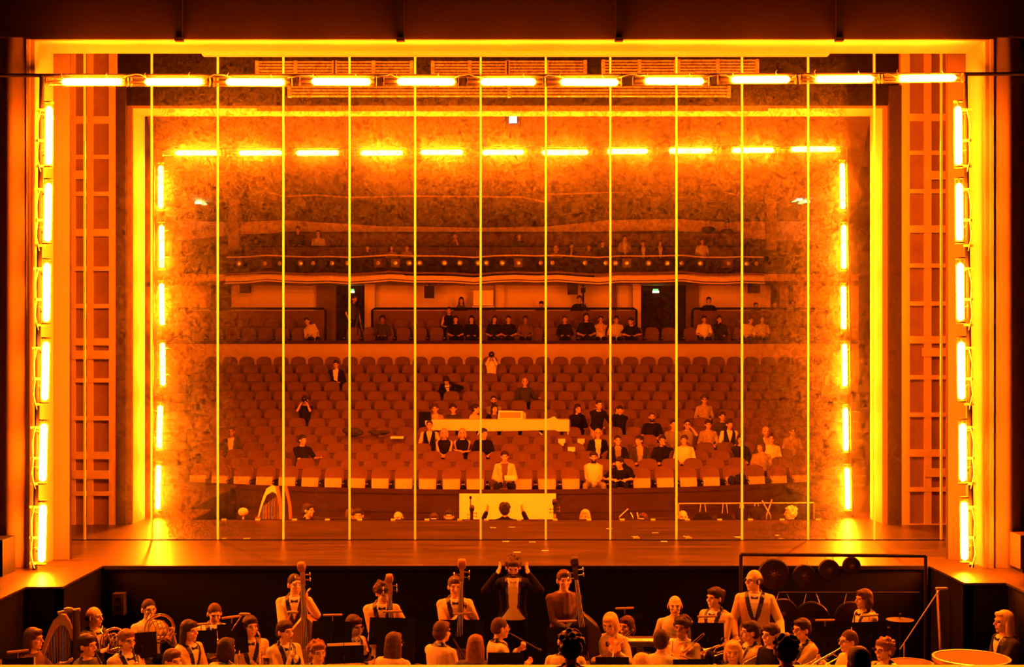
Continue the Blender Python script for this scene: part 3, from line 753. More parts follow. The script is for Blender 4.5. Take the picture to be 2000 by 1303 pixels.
DOWN = set()     # seats folded down: filled by the people list, below
NROW = 9         # rows whose seats are single things (the nearest 300 or so)
rest = MB()
first = True; used0 = False; count = 0
SEAT_PLAN = []
for k in range(14):
    for i, x in enumerate(seat_spots(k)):
        loc, rz = pose_at(k, x)
        if k == 9 and count >= 297 or k > 9 or count >= 297:
            SEAT_PLAN.append((k, i, loc, rz, False))
        else:
            SEAT_PLAN.append((k, i, loc, rz, True)); count += 1
def add_from(o, M, mb):
    me = o.data; v = np.empty(len(me.vertices) * 3); me.vertices.foreach_get('co', v); v = v.reshape(-1, 3)
    v = v @ np.array(M.to_3x3()).T + np.array(M.translation)
    return v, [tuple(p.vertices) for p in me.polygons]
for k, i, loc, rz, single in SEAT_PLAN:
    if single:
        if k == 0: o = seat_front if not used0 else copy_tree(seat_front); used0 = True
        else: o = seat0 if first else copy_tree(seat0); first = False
        o.location = loc; o.rotation_euler = (0, 0, rz)
        o['label'] = 'brown upholstered tip-up seat, %s row of the stalls, %s from its left end' % (rown[k], ordinal(i + 1))
        o['group'] = 'stalls seats of the %s row' % rown[k]
    else:
        M = Matrix.Translation(loc) @ Matrix.Rotation(rz, 4, 'Z')
        for ch in seat0.children:
            v, fc = add_from(ch, M, rest); rest.add(v, fc, 1 if ch.name.startswith('seat') else (2 if ch.name.startswith('armrest') else 0))
            for g in ch.children:
                v, fc = add_from(g, M, rest); rest.add(v, fc, 3)
# seats of the raised boxes
for (Y, p0, p1, z, off) in ((50.0, 355, 640, BOXZ - .45, 0), (50.0, 690, 1312, BOXZ - .45, 0), (50.0, 1350, 1610, BOXZ - .45, 0), (50.85, 355, 600, BOXZ - .1, .3), (50.85, 735, 1225, BOXZ - .1, .3), (50.85, 1375, 1600, BOXZ - .1, .3)):
    x = W(p0, 0, Y).x + off
    while x < W(p1, 0, Y).x:
        M = Matrix.Translation((x, Y, z))
        for ch in seat0.children:
            v, fc = add_from(ch, Matrix.Translation((x, Y, z)) , rest); rest.add(v, fc, 1 if ch.name.startswith('seat') else (2 if ch.name.startswith('armrest') else 0))
            for g in ch.children:
                v, fc = add_from(g, M, rest); rest.add(v, fc, 3)
        x += SP
tag(rest.obj('rear_theatre_seats', [SEATM, SEATU, BLACK, METAL]), 'brown upholstered tip-up seats of the rear stalls rows and the raised boxes', 'seat', kind='stuff')

# ------------------------------------------------------------------ production desk in the stalls
Y = 39.6; a = W(843, 0, Y).x; b_ = W(1112, 0, Y).x; zt = W(0, 820, Y).z; zb = W(0, 862, Y).z
root = empty('production_desk', ((a + b_) / 2, Y, zb), 0, 'long white desk with slanting trestle legs set over the stalls seats', 'desk')
h = (b_ - a) / 2; H = zt - zb
f = MB(); f.box((-h, -.0, H - .04), (h, .75, H)); f.obj('tabletop', WHITE, root, smooth=False)
f = MB(); f.rings([np.array([(x, -.03, H - d - dz), (x, 0, H - d - dz), (x, 0, H + u), (x, -.03, H + u)]) for x, d, u, dz in ((-h, .30, .0, 0), (-h * .3, .33, -.05, 0), (h * .1, .33, -.04, 0), (h * .68, .30, .02, 0), (h * .78, .30, .10, 0), (h * .84, .34, .0, 0), (h, .34, 0, 0))]); f.obj('front_panel', WHITE, root, smooth=False)
for x0, x1 in ((-.35, -.02), (.35, .02), (h * .52, h * .72), (h * .98, h * .98), (-h * .98, -h * .98), (h * .70, h * .96), (-.6, -.75)):
    f = MB(); f.tube([(x0, .03, H - .3), (x1, .03, .0)], .022, 6); f.obj('leg', WHITE, root)
p = W(1000, 818, Y + .3); root = empty('monitor', (p.x, Y + .35, zt), 0, 'pale boxy monitor standing on the white production desk', 'monitor')
f = MB(); f.rings([np.array([(-.42, 0, 0), (.32, 0, 0), (.32, 0, .24), (-.40, 0, .26)]), np.array([(-.36, .3, 0), (.42, .3, 0), (.42, .3, .16), (-.36, .3, .24)])]); f.obj('case', WHITE, root, smooth=False)
f = MB(); f.box((-.36, -.01, .04), (.26, 0, .2)); f.obj('back_plate', mat('grey plastic', (.4, .33, .25), .5), root, smooth=False)
p = W(829, 826, Y); root = empty('loudspeaker', (p.x, Y + .1, zt - .2), 0, 'black box standing at the left end of the white desk', 'loudspeaker')
f = MB(); f.box((-.17, 0, -.35), (.17, .35, .42)); f.obj('case', BLACK, root, smooth=False); f = MB(); f.box((.02, -.012, .05), (.08, 0, .17)); f.obj('badge', TAPE, root, smooth=False)
f = MB(); f.cbox((0, 0, .03), (.36, .24, .06)); p = W(776, 849, 38.5)
tag(f.obj('paper_stack', WHITE, loc=(p.x, 38.45, ROWZ[4] + .93)), 'white stack of papers lying on a seat back left of the desk', 'papers')
for px, py, k in ((1097, 870, 4), (1135, 872, 4), (1116, 880, 3)):
    x = (px - X0) * row_y(k, 1.5) / F; f = MB(); f.box((-.10, -.005, 0), (.10, .005, .12)); f.box((-.06, -.005, -.08), (.06, .005, 0))
    tag(f.obj('reserved_paper', WHITE, loc=(x, row_y(k, x) - .06, ROWZ[k] + .80)), 'small white paper on a seat back right of the desk, %s' % {1097: 'upper left one', 1135: 'upper right one', 1116: 'lowest of three'}[px], 'paper')
# pale projector block and tripod cameras under the balcony
p = W(944, 588, 51.9); root = empty('projector_cabinet', (p.x, 51.9, BOXZ - .1), 0, 'large pale box on a stand against the wall behind the boxes', 'cabinet')
z1 = W(0, 611, 51.9).z - (BOXZ - .1); z2 = W(0, 567, 51.9).z - (BOXZ - .1); zm = W(0, 597, 51.9).z - (BOXZ - .1)
f = MB(); f.box((-.38, 0, zm), (.38, .4, z2)); f.obj('box', mat('pale enamel', (.95, .9, .8), .5), root)
f = MB(); f.box((-.42, -.05, zm - .12), (.42, .45, zm - .03)); f.obj('shelf', mat('pale enamel', (.95, .9, .8)), root)
for x in (-.36, .36):
    f = MB(); f.box((x - .05, 0, 0), (x + .05, .1, zm - .12)); f.obj('leg', mat('pale enamel', (.95, .9, .8)), root)
def tripod_cam(px, py, Y, zf, lab):
    x = W(px, 0, Y).x; zt = W(0, py, Y).z
    root = empty('video_camera', (x, Y, zf), 0, lab, 'camera'); H = zt - zf
    f = MB(); f.box((-.08, -.25, H), (.08, .2, H + .18)); f.lathe([(.05, -.25), (.06, -.36), (.06, -.38)], 10, 'y', (0, 0, H + .09)); f.box((-.02, .0, H + .18), (.02, .15, H + .3)); f.obj('camera_body', BLACK, root)
    f = MB(); f.tube([(0, 0, H), (0, 0, H - .35)], .04, 8); f.obj('head', PIPE, root)
    for q in range(3):
        an = q * 2.1 + .5; f = MB(); f.tube([(0, 0, H - .3), (.38 * math.cos(an), .38 * math.sin(an), 0)], .022, 6); f.obj('leg', METAL if q < 2 else PIPE, root)
tripod_cam(700, 598, 50.3, BOXZ - .45, 'video camera on a tripod in the dark doorway left of centre')
tripod_cam(1139, 572, 51.6, BOXZ - .1, 'video camera on a tripod beside the standing operator')
# ------------------------------------------------------------------ people
SKIN = mat('skin', (0.62, 0.40, 0.28), 0.5)
SKIN_DARK = mat('dark skin', (0.30, 0.17, 0.11), 0.5)
EYE = mat('eye and brow', (0.03, 0.016, 0.012), 0.6, spec=0.1)
LIP = mat('lips', (0.42, 0.18, 0.14), 0.5)
HAIRC = {'dark': mat('dark brown hair', (0.035, 0.02, 0.012), 0.5, spec=0.12, noise=0.5, nscale=60, bump=0.3),
         'brown': mat('brown hair', (0.075, 0.038, 0.018), 0.5, spec=0.12, noise=0.5, nscale=60, bump=0.3),
         'red': mat('reddish hair', (0.19, 0.085, 0.032), 0.5, spec=0.12, noise=0.4, nscale=60, bump=0.3),
         'blond': mat('blond hair', (0.62, 0.42, 0.2), 0.5, spec=0.12, noise=0.3, nscale=60, bump=0.3),
         'grey': mat('grey hair', (0.55, 0.50, 0.45), 0.5, spec=0.12, noise=0.3, nscale=60, bump=0.3)}
CL = {'beige': mat('beige dinner jacket cloth', (0.66, 0.50, 0.33), 0.9, spec=0.15, noise=0.12, nscale=30),
      'black': mat('black cloth', (0.008, 0.006, 0.005), 0.9, spec=0.1),
      'satin': mat('black satin lapel', (0.008, 0.007, 0.006), 0.35),
      'white': mat('white shirt cloth', (0.80, 0.76, 0.70), 0.8),
      'cream': mat('cream shirt cloth', (0.62, 0.55, 0.42), 0.8, noise=0.15, nscale=25),
      'grey': mat('grey cloth', (0.22, 0.19, 0.17), 0.85, noise=0.2, nscale=25),
      'brown': mat('brown knit', (0.13, 0.065, 0.04), 0.9, noise=0.2, nscale=40),
      'charcoal': mat('charcoal cloth', (0.035, 0.028, 0.025), 0.85),
      'pattern': mat('floral patterned cloth', (0.34, 0.27, 0.2), 0.85, noise=0.9, nscale=28),
      'tan': mat('tan trouser cloth', (0.33, 0.24, 0.16), 0.85)}

tmp_scene = bpy.data.scenes.new('build')
PENDING = []      # (final object, temp object, callback)
def queue(ob, mb, voxel, smooth_it, mats, zone=None, key=None):
    me = mb.mesh('t', [])
    t = bpy.data.objects.new('t', me)
    tmp_scene.collection.objects.link(t)
    r = t.modifiers.new('r', 'REMESH'); r.mode = 'VOXEL'; r.voxel_size = voxel; r.use_smooth_shade = True
    if smooth_it:
        s = t.modifiers.new('s', 'SMOOTH'); s.factor = 0.5; s.iterations = smooth_it
    PENDING.append((ob, t, mats, zone))
def flush():
    tmp_scene.view_layers[0].update()
    dg = tmp_scene.view_layers[0].depsgraph
    for ob, t, mats, zone in PENDING:
        me = bpy.data.meshes.new_from_object(t.evaluated_get(dg))
        me.name = ob.name
        me.materials.clear()
        for m in mats: me.materials.append(m)
        n = len(me.polygons)
        if zone is not None and n:
            c = np.empty(n * 3); me.polygons.foreach_get('center', c)
            me.polygons.foreach_set('material_index', zone(c.reshape(-1, 3)).astype(np.int32))
        else:
            me.polygons.foreach_set('material_index', np.zeros(n, np.int32))
        me.polygons.foreach_set('use_smooth', np.ones(n, bool))
        me.update()
        old = ob.data
        ob.data = me
        bpy.data.meshes.remove(old)
        bpy.data.objects.remove(t)
    PENDING.clear()
def newobj(name, parent=None):
    o = bpy.data.objects.new(name, bpy.data.meshes.new(name)); C.objects.link(o)
    if parent is not None: o.parent = parent
    return o
def nrm(v):
    v = np.array(v, float); return v / (np.linalg.norm(v) + 1e-9)
def rotm(yaw=0, pitch=0, roll=0):
    """yaw about Z (counter-clockwise from above), pitch nods forward (face is -Y), roll tilts sideways; degrees"""
    return Matrix.Rotation(R(yaw), 4, 'Z') @ Matrix.Rotation(R(pitch), 4, 'X') @ Matrix.Rotation(R(roll), 4, 'Y')
def mv(M, p):
    return np.array(M @ Vector(p))

def person(loc, yaw=0, pose='sit', H=1.75, lean=4, side=0, hyaw=0, hpitch=0, hroll=0, rh=None, lh=None,
           top='black', style='tee', shirt='white', legs='black', hair='short', hc='dark', skin='light', glasses=False, beard=False,
           lap=True, curl=35, relbow=None, lelbow=None, voxel=0.009, label='person', group=None, sit_h=0.47, fat=1.0, legspread=1.0,
           crossed=False, noseat=False, rdir=None, ldir=None, hat=None):
    """one person. loc: point on the floor (or seat base); yaw 0 faces the camera side (-Y), +90 faces +X.
    rh / lh: hand targets relative to the pelvis (x to the person's left is +X when facing -Y is reversed: here x>0 is screen right at yaw 0)"""
    k = H / 1.75
    sk = SKIN if skin == 'light' else SKIN_DARK
    pel = np.array((0, 0, (sit_h + 0.09) if pose == 'sit' else 0.93 * k))
    T = rotm(0, lean, side)              # torso frame, origin at the pelvis
    tp = lambda x, y, z: pel + mv(T, (x * k, y * k, z * k))
    body = MB(); topm = MB(); leg = MB()
    # torso
    prof = [(-0.06, .145, .10, 0), (0.02, .155, .112, 0), (0.12, .137, .10, -.004), (0.22, .143, .103, -.006), (0.32, .162, .112, -.004), (0.40, .172, .108, 0.004),
            (0.455, .150, .088, 0.01), (0.492, .085, .066, 0.015), (0.51, .055, .055, 0.012)]
    def torso(mb, g, z0=-1, z1=9):
        rs = []
        an = np.arange(18) * 2 * PI / 18
        for z, rx, ry, oy in prof:
            if z < z0 or z > z1: continue
            rx = rx * fat; ry = ry * (fat if z > .3 else fat ** 1.6)
            cs, sn = np.cos(an), np.sin(an)
            q = np.stack([(rx + g) * np.sign(cs) * np.abs(cs) ** .8, (ry + g) * np.sign(sn) * np.abs(sn) ** .9 + oy, np.full(18, z)], 1) * k
            rs.append(q @ np.array(T.to_3x3()).T + pel)
        mb.rings(rs)
    torso(body, 0)
    # neck + head
    nb = tp(0, 0.012, 0.49)
    Hd = rotm(hyaw, lean * 0.3 + hpitch, hroll + side * 0.5)
    hcn = nb + mv(T, (0, -0.004 * k, 0.055 * k)) + mv(Hd, (0, -0.022 * k, 0.10 * k))
    HS = (1.15, 1.08, 1.05)
    hp = lambda x, y, z: hcn + mv(Hd, (x * k * HS[0], y * k * HS[1], z * k * HS[2]))
    body.cone(tp(0, 0.015, 0.47), hp(0, 0.02, -0.06), 0.056 * k, 0.052 * k)
    hs = lambda c, r, mb=body: mb.ell(hp(*c), [q * k * h_ for q, h_ in zip(r, HS)], Hd, 14, 10)
    hs((0, 0.012, 0.025), (.074, .094, .098))
    hs((0, -0.028, -0.045), (.056, .062, .072))
    hs((0, -0.062, -0.093), (.026, .024, .022))
    hs((0, -0.070, 0.030), (.052, .022, .014))        # brow
    for s in (-1, 1):
        hs((s * .036, -0.066, -0.022), (.022, .020, .020))    # cheeks
        hs((s * .077, 0.008, -0.010), (.010, .019, .032))     # ears
    body.cone(hp(0, -0.083, 0.022), hp(0, -0.108, -0.020), .009 * k, .014 * k, 8)
    hs((0, -0.084, -0.060), (.024, .012, .011))
    # arms
    JN = {}
    def arm(s, target, hint, hdir):
        sh = tp(s * 0.174 * (fat ** .5), 0.005, 0.415)
        L1, L2 = 0.285 * k, 0.255 * k
        if target is None:
            if pose == 'sit': tg = pel + np.array((s * 0.13, -0.26, 0.10)) * k
            else: tg = pel + np.array((s * 0.27, -0.06, -0.06)) * k
        else: tg = pel + np.array(target, float) * k
        d = tg - sh; D = np.linalg.norm(d)
        if D > (L1 + L2) * 0.985: tg = sh + d / D * (L1 + L2) * 0.985; d = tg - sh; D = np.linalg.norm(d)
        a = (L1 * L1 - L2 * L2 + D * D) / (2 * D); h = math.sqrt(max(L1 * L1 - a * a, 0))
        hv = np.array(hint if hint is not None else (s * 0.55, 0.35, -1.0), float)
        u = d / D; hv = hv - u * hv.dot(u); hv = nrm(hv)
        el = sh + u * a + hv * h
        body.ell(sh, (.050 * k, .050 * k, .050 * k)); body.cone(tp(s * .05, .015, .475), sh, .036 * k, .045 * k)
        body.cone(sh, el, .050 * k, .040 * k); body.cone(el, tg, .040 * k, .027 * k)
        # hand
        fd = nrm(hdir) if hdir is not None else nrm(nrm(tg - el) + np.array((-s * .25, -.25, -.1)))
        sd = np.cross(fd, nrm(np.array((s * .3, -.4, 1.0)))); sd = nrm(sd)
        nn = np.cross(fd, sd)
        pc = tg + fd * .045 * k
        Mh = Matrix(((sd[0], fd[0], nn[0]), (sd[1], fd[1], nn[1]), (sd[2], fd[2], nn[2])))
        body.ell(pc, (.040 * k, .052 * k, .017 * k), Mh.to_4x4(), 10, 8)
        for i, (o, L) in enumerate(((-.030, .070), (-.010, .080), (.010, .077), (.030, .062))):
            b0 = pc + sd * o * k + fd * .040 * k
            c = R(curl)
            d1 = fd * math.cos(c * .6) - nn * math.sin(c * .6) + sd * o * 1.5
            d2 = fd * math.cos(c * 1.5) - nn * math.sin(c * 1.5) + sd * o
            m1 = b0 + nrm(d1) * L * .55 * k; m2 = m1 + nrm(d2) * L * .5 * k
            body.cone(b0, m1, .0100 * k, .0088 * k, 7); body.cone(m1, m2, .0088 * k, .0072 * k, 7)
        tb = pc - fd * .015 * k + sd * s * -.035 * k
        t1 = tb + nrm(fd * .8 - sd * s * .9 - nn * .3) * .040 * k
        body.cone(tb, t1, .0125 * k, .010 * k, 7); body.cone(t1, t1 + nrm(fd - sd * s * .2 - nn * .5) * .028 * k, .010 * k, .008 * k, 7)
        JN['hand%d' % s] = pc; JN['sh%d' % s] = sh; JN['el%d' % s] = el; JN['wr%d' % s] = tg
        return sh, el, tg
    A = {1: arm(1, rh, relbow, rdir), -1: arm(-1, lh, lelbow, ldir)}
    # legs
    for s in (-1, 1):
        hip = pel + np.array((s * 0.088, 0, -0.02)) * k
        if pose == 'sit':
            kn = hip + np.array((s * 0.05 * legspread, -0.42, 0.015)) * k
            an_ = np.array((kn[0] + s * .01, kn[1] + 0.03, 0.085))
            if crossed and s == 1:
                kn = hip + np.array((-0.12, -0.43, 0.13)) * k
                an_ = kn + np.array((-0.12, -0.16, -0.36)) * k
        else:
            kn = hip + np.array((s * 0.015 * legspread, -0.02, -0.42)) * k
            an_ = hip + np.array((s * 0.03 * legspread, 0.015, -0.83)) * k
        for mb, g in ((body, 0), (leg, .016)):
            mb.ell(hip + np.array((0, 0.01, 0)), (.09 * k + g,) * 3)
            mb.cone(hip, kn, .080 * k * fat ** .5 + g, .056 * k + g)
            mb.cone(kn, an_, .054 * k + g, .038 * k + g * 1.4)
        fdv = np.array((s * .25, -1, 0)) if not (crossed and s == 1 and pose == 'sit') else np.array((-.3, -.8, -.5))
        fdv = nrm(fdv)
        toe = an_ + fdv * .17 * k + np.array((0, 0, -.045)) * k
        for mb, g in ((body, 0), (leg, .008)):
            mb.cone(an_ + np.array((0, .02, -.035)) * k, toe, .040 * k + g, .028 * k + g)
    leg.ell(pel + np.array((0, .01, .0)), (.150 * k * fat, .118 * k * fat, .10 * k))
    # clothes
    g = .026 if style in ('jacket', 'open', 'tails') else .015
    if style == 'vest': g = .018
    z0 = -.06
    torso(topm, g, z0, .50)
    if style in ('jacket', 'open', 'tails'):
        rs = []
        an = np.arange(18) * 2 * PI / 18
        for z, rx, ry in ((-.17, .185, .145), (-.06, .175, .135), (.05, .165, .13)):
            q = np.stack([(rx * fat) * np.cos(an), (ry * fat) * np.sin(an) + .005, np.full(18, z)], 1) * k
            rs.append(q @ np.array(T.to_3x3()).T + pel)
        if pose != 'sit': topm.rings(rs)
        topm.cone(tp(-.05, .035, .50), tp(.05, .035, .50), .038 * k, .038 * k)
    else:
        topm.cone(tp(-.04, .02, .495), tp(.04, .02, .495), .036 * k, .036 * k)
    if style != 'tank' and style != 'vest':
        for s in (-1, 1):
            sh, el, wr = A[s]
            ga = .017 if style in ('jacket', 'open', 'tails') else .011
            topm.ell(sh, (.051 * k + ga,) * 3); topm.cone(tp(s * .06, .015, .462), sh, .034 * k + ga, .047 * k + ga)
            if style == 'tee':
                topm.cone(sh, sh + (el - sh) * .75, .052 * k + ga, .050 * k + ga)
            else:
                topm.cone(sh, el, .048 * k + ga, .040 * k + ga)
                topm.cone(el, el + (wr - el) * .93, .040 * k + ga, .028 * k + ga)
    else:
        for s in (-1, 1):
            topm.cone(tp(s * .09, .0, .40), tp(s * .08, .01, .478), .06 * k, .030 * k)
    # meshes
    root = newobj('person')
    root.location = loc; root.rotation_euler = (0, 0, R(yaw))
    Hi = Hd.to_3x3().inverted()
    def zbody(c):
        q = (c - hcn) @ np.array(Hi).T / k / np.array(HS)
        m = np.zeros(len(c))
        x, y, z = np.abs(q[:, 0]), q[:, 1], q[:, 2]
        m[(y < -.045) & (z > .000) & (z < .011) & (x > .018) & (x < .042)] = 1
        m[(y < -.050) & (z > .024) & (z < .031) & (x > .016) & (x < .046)] = 1
        m[(y < -.060) & (z > -.066) & (z < -.055) & (x < .024)] = 2
        if beard:
            m[(z < -.045) & (y < .02) & (z > -.14) & ~((z > -.068) & (z < -.052) & (x < .02))] = 1
        return m
    queue(root, body, voxel, 1, [sk, EYE if hc in ('dark', 'brown') or not beard else HAIRC[hc], LIP], zbody)
    Ti = T.to_3x3().inverted()
    jk = newobj({'jacket': 'jacket', 'open': 'jacket', 'tails': 'tailcoat', 'vest': 'vest', 'tank': 'tank_top', 'tee': 't_shirt', 'shirt': 'shirt', 'sweater': 'sweater'}.get(style, 'shirt'), root)
    def ztop(c):
        q = (c - pel) @ np.array(Ti).T / k
        x, y, z = q[:, 0], q[:, 1], q[:, 2]
        m = np.zeros(len(c))
        fr = (y < -.02) & (np.abs(x) < .17)
        if style == 'jacket':
            hw = np.clip((z - .20) * .25, 0, .066)
            m[fr & (np.abs(x) < hw + .055 * np.clip((z - .08) * 6, 0, 1)) & (z > .09) & (z < .60)] = 1
            m[fr & (np.abs(x) < hw) & (z > .22)] = 2
            m[(z > .487) & (np.abs(x) < .12) & (y > -.02)] = 1
        elif style in ('open', 'tails'):
            hw = np.clip(.035 + (z - .0) * .10, .03, .085)
            if style == 'tails': hw = np.where(z < .12, .055 + (.12 - z) * .7, .05 + (z - .12) * .06)
            lo = z > (-.03 if style == 'tails' else -1)
            m[fr & lo & (np.abs(x) < hw + .03)] = 1
            m[fr & lo & (np.abs(x) < hw)] = 2
        elif style == 'vest':
            hw = np.clip((z - .18) * .28, 0, .075)
            m[fr & (np.abs(x) < hw)] = 2
            m[np.abs(x) > .155] = 2
        return m
    lap_m = CL['satin'] if style in ('jacket', 'tails') else CL[top]
    queue(jk, topm, voxel * 1.05, 3, [CL[top], lap_m, CL[shirt]], ztop)
    if style == 'vest':
        sl = MB()
        for s in (-1, 1):
            sh, el, wr = A[s]
            sl.ell(sh, (.07 * k,) * 3); sl.cone(sh, el, .062 * k, .055 * k); sl.cone(el, el + (wr - el) * .93, .055 * k, .042 * k)
            queue_ob = None
        so = newobj('shirt_sleeves', root); queue(so, sl, voxel * 1.1, 3, [CL[shirt]])
    tr = newobj('trousers', root)
    queue(tr, leg, voxel * 1.3, 3, [CL[legs], CL['black']], lambda c: (c[:, 2] < .085 + (0.02 if pose == 'stand' else .02)).astype(float))
    if style in ('jacket', 'tails'):
        bt = MB()
        b0 = tp(0, -.125 * (fat ** .5) + .02, .452)
        for s in (-1, 1):
            e = b0 + mv(T, (s * .050, .004, 0))
            bt.rings([b0 + mv(T, (0, 0, 0)) + np.array([(0, -.008, -.007), (0, .008, -.007), (0, .008, .007), (0, -.008, .007)]),
                      e + np.array([(0, -.009, -.024), (0, .009, -.024), (0, .009, .024), (0, -.009, .024)])])
        bt.obj('bow_tie', CL['white'] if style == 'tails' else CL['satin'], root)
    # hair
    if hair != 'none':
        hm = MB()
        H_ = lambda c, r: hm.ell(hp(*c), [q * k * h_ for q, h_ in zip(r, HS)], Hd, 14, 10)
        if hair in ('short', 'bob', 'long', 'curly', 'pony', 'wild', 'bun'):
            H_((0, .020, .042), (.084, .101, .095)); H_((0, .050, -.005), (.080, .072, .085))
            H_((0, -.045, .088), (.060, .045, .032))
        if hair == 'curly' or hair == 'wild':
            r2 = random.Random(sum(map(ord, label)))
            nb_ = 46
            for i in range(nb_):
                a = r2.uniform(0, 2 * PI); zz = r2.uniform(-.45, 1)
                rr = math.sqrt(max(0, 1 - zz * zz))
                x, y, z = rr * math.cos(a) * .088, rr * math.sin(a) * .098 + .03, zz * .095 + .045
                if y < -.035 and z < .075: continue
                gg = .018 if hair == 'curly' else .028
                H_((x, y, z), (gg, gg, gg))
        if hair == 'bob':
            H_((0, .06, -.05), (.085, .055, .085))
            for s in (-1, 1): H_((s * .074, .015, -.035), (.022, .048, .085))
        if hair == 'long':
            H_((0, .070, -.08), (.082, .045, .13)); H_((0, .085, -.20), (.085, .035, .12))
            for s in (-1, 1): H_((s * .074, .020, -.06), (.022, .042, .11)); H_((s * .075, .03, -.16), (.026, .035, .10))
        if hair == 'pony':
            H_((0, .135, -.01), (.03, .04, .045)); H_((0, .15, -.09), (.026, .028, .09))
        if hair == 'bun':
            H_((0, .125, .045), (.045, .04, .045))
        if hair == 'balding':
            for s in (-1, 1): H_((s * .066, .03, -.005), (.020, .055, .045))
            H_((0, .090, .0), (.060, .030, .060))
        if hair == 'crop':
            H_((0, .017, .036), (.079, .095, .096)); H_((0, .045, .0), (.076, .070, .07))
        ho = newobj('hair', root)
        queue(ho, hm, voxel * 1.15, 1 if hair in ('curly', 'wild') else 2, [HAIRC[hc]])
    if glasses:
        gm = MB()
        for s in (-1, 1):
            an = np.linspace(0, 2 * PI, 13)
            gm.tube([hp(s * .033 + .022 * math.cos(a), -.098, .006 + .017 * math.sin(a)) for a in an], .0025 * k, 5)
            gm.tube([hp(s * .055, -.096, .010), hp(s * .078, -.05, .010), hp(s * .080, .0, .004)], .002 * k, 5)
        gm.tube([hp(-.012, -.100, .009), hp(.012, -.100, .009)], .0022 * k, 5)
        gm.obj('glasses', CL['charcoal'], root)
    if hat:
        h2 = MB()
        h2.ell(hp(0, .01, .07), [.092 * k, .11 * k, .07 * k], Hd); h2.ell(hp(0, -.10, .055), [.06 * k, .06 * k, .012 * k], Hd)
        h2.obj('cap', CL[hat], root)
    tag(root, label, 'person', group)
    JN['head'] = hcn; JN['pel'] = pel
    Mw = Matrix.Translation(Vector(loc)) @ Matrix.Rotation(R(yaw), 4, 'Z')
    root_info = {kk: mv(Mw, vv) for kk, vv in JN.items()}
    root_info['M'] = Mw; root_info['headtop'] = 0; root_info['o'] = root
    return root_info

def head_height(pose='sit', H=1.75, sit_h=0.47):
    k = H / 1.75
    return ((sit_h + .09) if pose == 'sit' else .93 * k) + (.49 + .055 + .10 + .123) * k
# ------------------------------------------------------------------ the people in the stalls
PS = 1.09
seat_objs = [o for o in C.objects if o.name.startswith('theatre_seat') and o.parent is None]
dm = MB(); dm.box((-.21, -.36, .42), (.21, .10, .52)); DOWNM = dm.mesh('seat_down', [SEATM])
OCC = set()
def occupy(x, y, rowk=None):
    """the nearest seat, folded down"""
    best = None; bd = 9
    for o in seat_objs:
        if o.name in OCC: continue
        d = abs(o.location.x - x) + 3 * abs(o.location.y - y)
        if d < bd: bd = d; best = o
    if best is None or bd > 1.1: return None
    OCC.add(best.name)
    for ch in best.children:
        if ch.name.startswith('seat'): ch.data = DOWNM; ch.name = 'seat'
    best['label'] = best['label'].replace('brown upholstered tip-up seat', 'occupied brown upholstered seat')
    return best
def stalls(px, py, label, dk=0, pose='sit', H=1.75, **kw):
    H *= PS
    hh = head_height(pose, H, kw.get('sit_h', .5))
    best = min(range(14), key=lambda k: abs(Y0 + (CAMZ - ROWZ[k] - hh) * F / row_y(k, (px - X0) / 62.0) - py))
    k = best + dk
    x = (px - X0) * row_y(k, (px - X0) / 62.0) / F
    y = row_y(k, x)
    s = None
    if pose == 'sit':
        s = occupy(x, y)
        if s is not None:
            x = s.location.x + max(-.14, min(.14, x - s.location.x))
    kw.setdefault('voxel', .0165); kw.setdefault('sit_h', .5)
    return person((x, y - (.06 if pose == 'sit' else .38), ROWZ[k] + .01), kw.pop('yaw', 0), pose, H, label=label, **kw)
CH = (.02, -.13, .53)     # hand at the chin
stalls(657, 710, 'person in an open black jacket sitting high on the left, hand at the chin', style='open', top='black', shirt='white', hair='short', hc='dark', lh=CH, crossed=True, lean=8)
PA = stalls(960, 690, 'person in a loose white shirt photographing from the very last row', style='shirt', top='white', hair='short', rh=(.07, -.17, .58), lh=(-.07, -.17, .58), rdir=(-.5, -.5, .5), ldir=(.5, -.5, .5))
def hand_camera(P, lab):
    h = (Vector(P['hand1']) + Vector(P['hand-1'])) / 2; c = Vector(P['head']) + Vector((0, -.16, .0))
    f = MB(); f.box((-.08, -.03, -.05), (.08, .05, .05)); f.lathe([(.035, -.03), (.045, -.14), (.04, -.145)], 12, 'y'); f.box((-.03, -.02, .05), (.03, .04, .075))
    tag(f.obj('camera', CL['black'], loc=c), lab, 'camera')
stalls(880, 722, 'person in black bending over in an upper row, dark hair downwards', style='jacket', top='black', hair='long', lean=48, hpitch=30, side=-10)
stalls(1025, 745, 'bald person in a dark jacket sitting alone above the white desk', style='open', top='charcoal', shirt='charcoal', hair='none', hc='grey', rh=(.40, -.15, .18))
stalls(970, 768, 'bearded person with glasses and folded arms standing behind the white desk', style='shirt', top='grey', hair='crop', hc='dark', beard=True, glasses=True, rh=(-.10, -.20, .28), lh=(.10, -.22, .24))
stalls(1163, 762, 'person in a dark jacket and tan trousers leaning over the seats, hand on mouth', pose='stand', dk=-1, style='open', top='black', shirt='black', legs='tan', hair='crop', lean=24, yaw=12, lh=CH, rh=(.5, -.1, .35))
stalls(1125, 796, 'person with long dark hair and glasses in black, right of the desk', style='open', top='black', shirt='black', hair='long', glasses=True, yaw=20, lh=CH)
stalls(1150, 800, 'fair-haired small person behind the leaning one, right of the desk', H=1.5, style='tee', top='brown', hair='bob', hc='blond', yaw=-30, hpitch=15)
stalls(1209, 796, 'person in a dark jacket hunched forward with both hands at the mouth', style='open', top='black', shirt='black', hair='short', lean=22, rh=(.05, -.2, .5), lh=(-.06, -.2, .5))
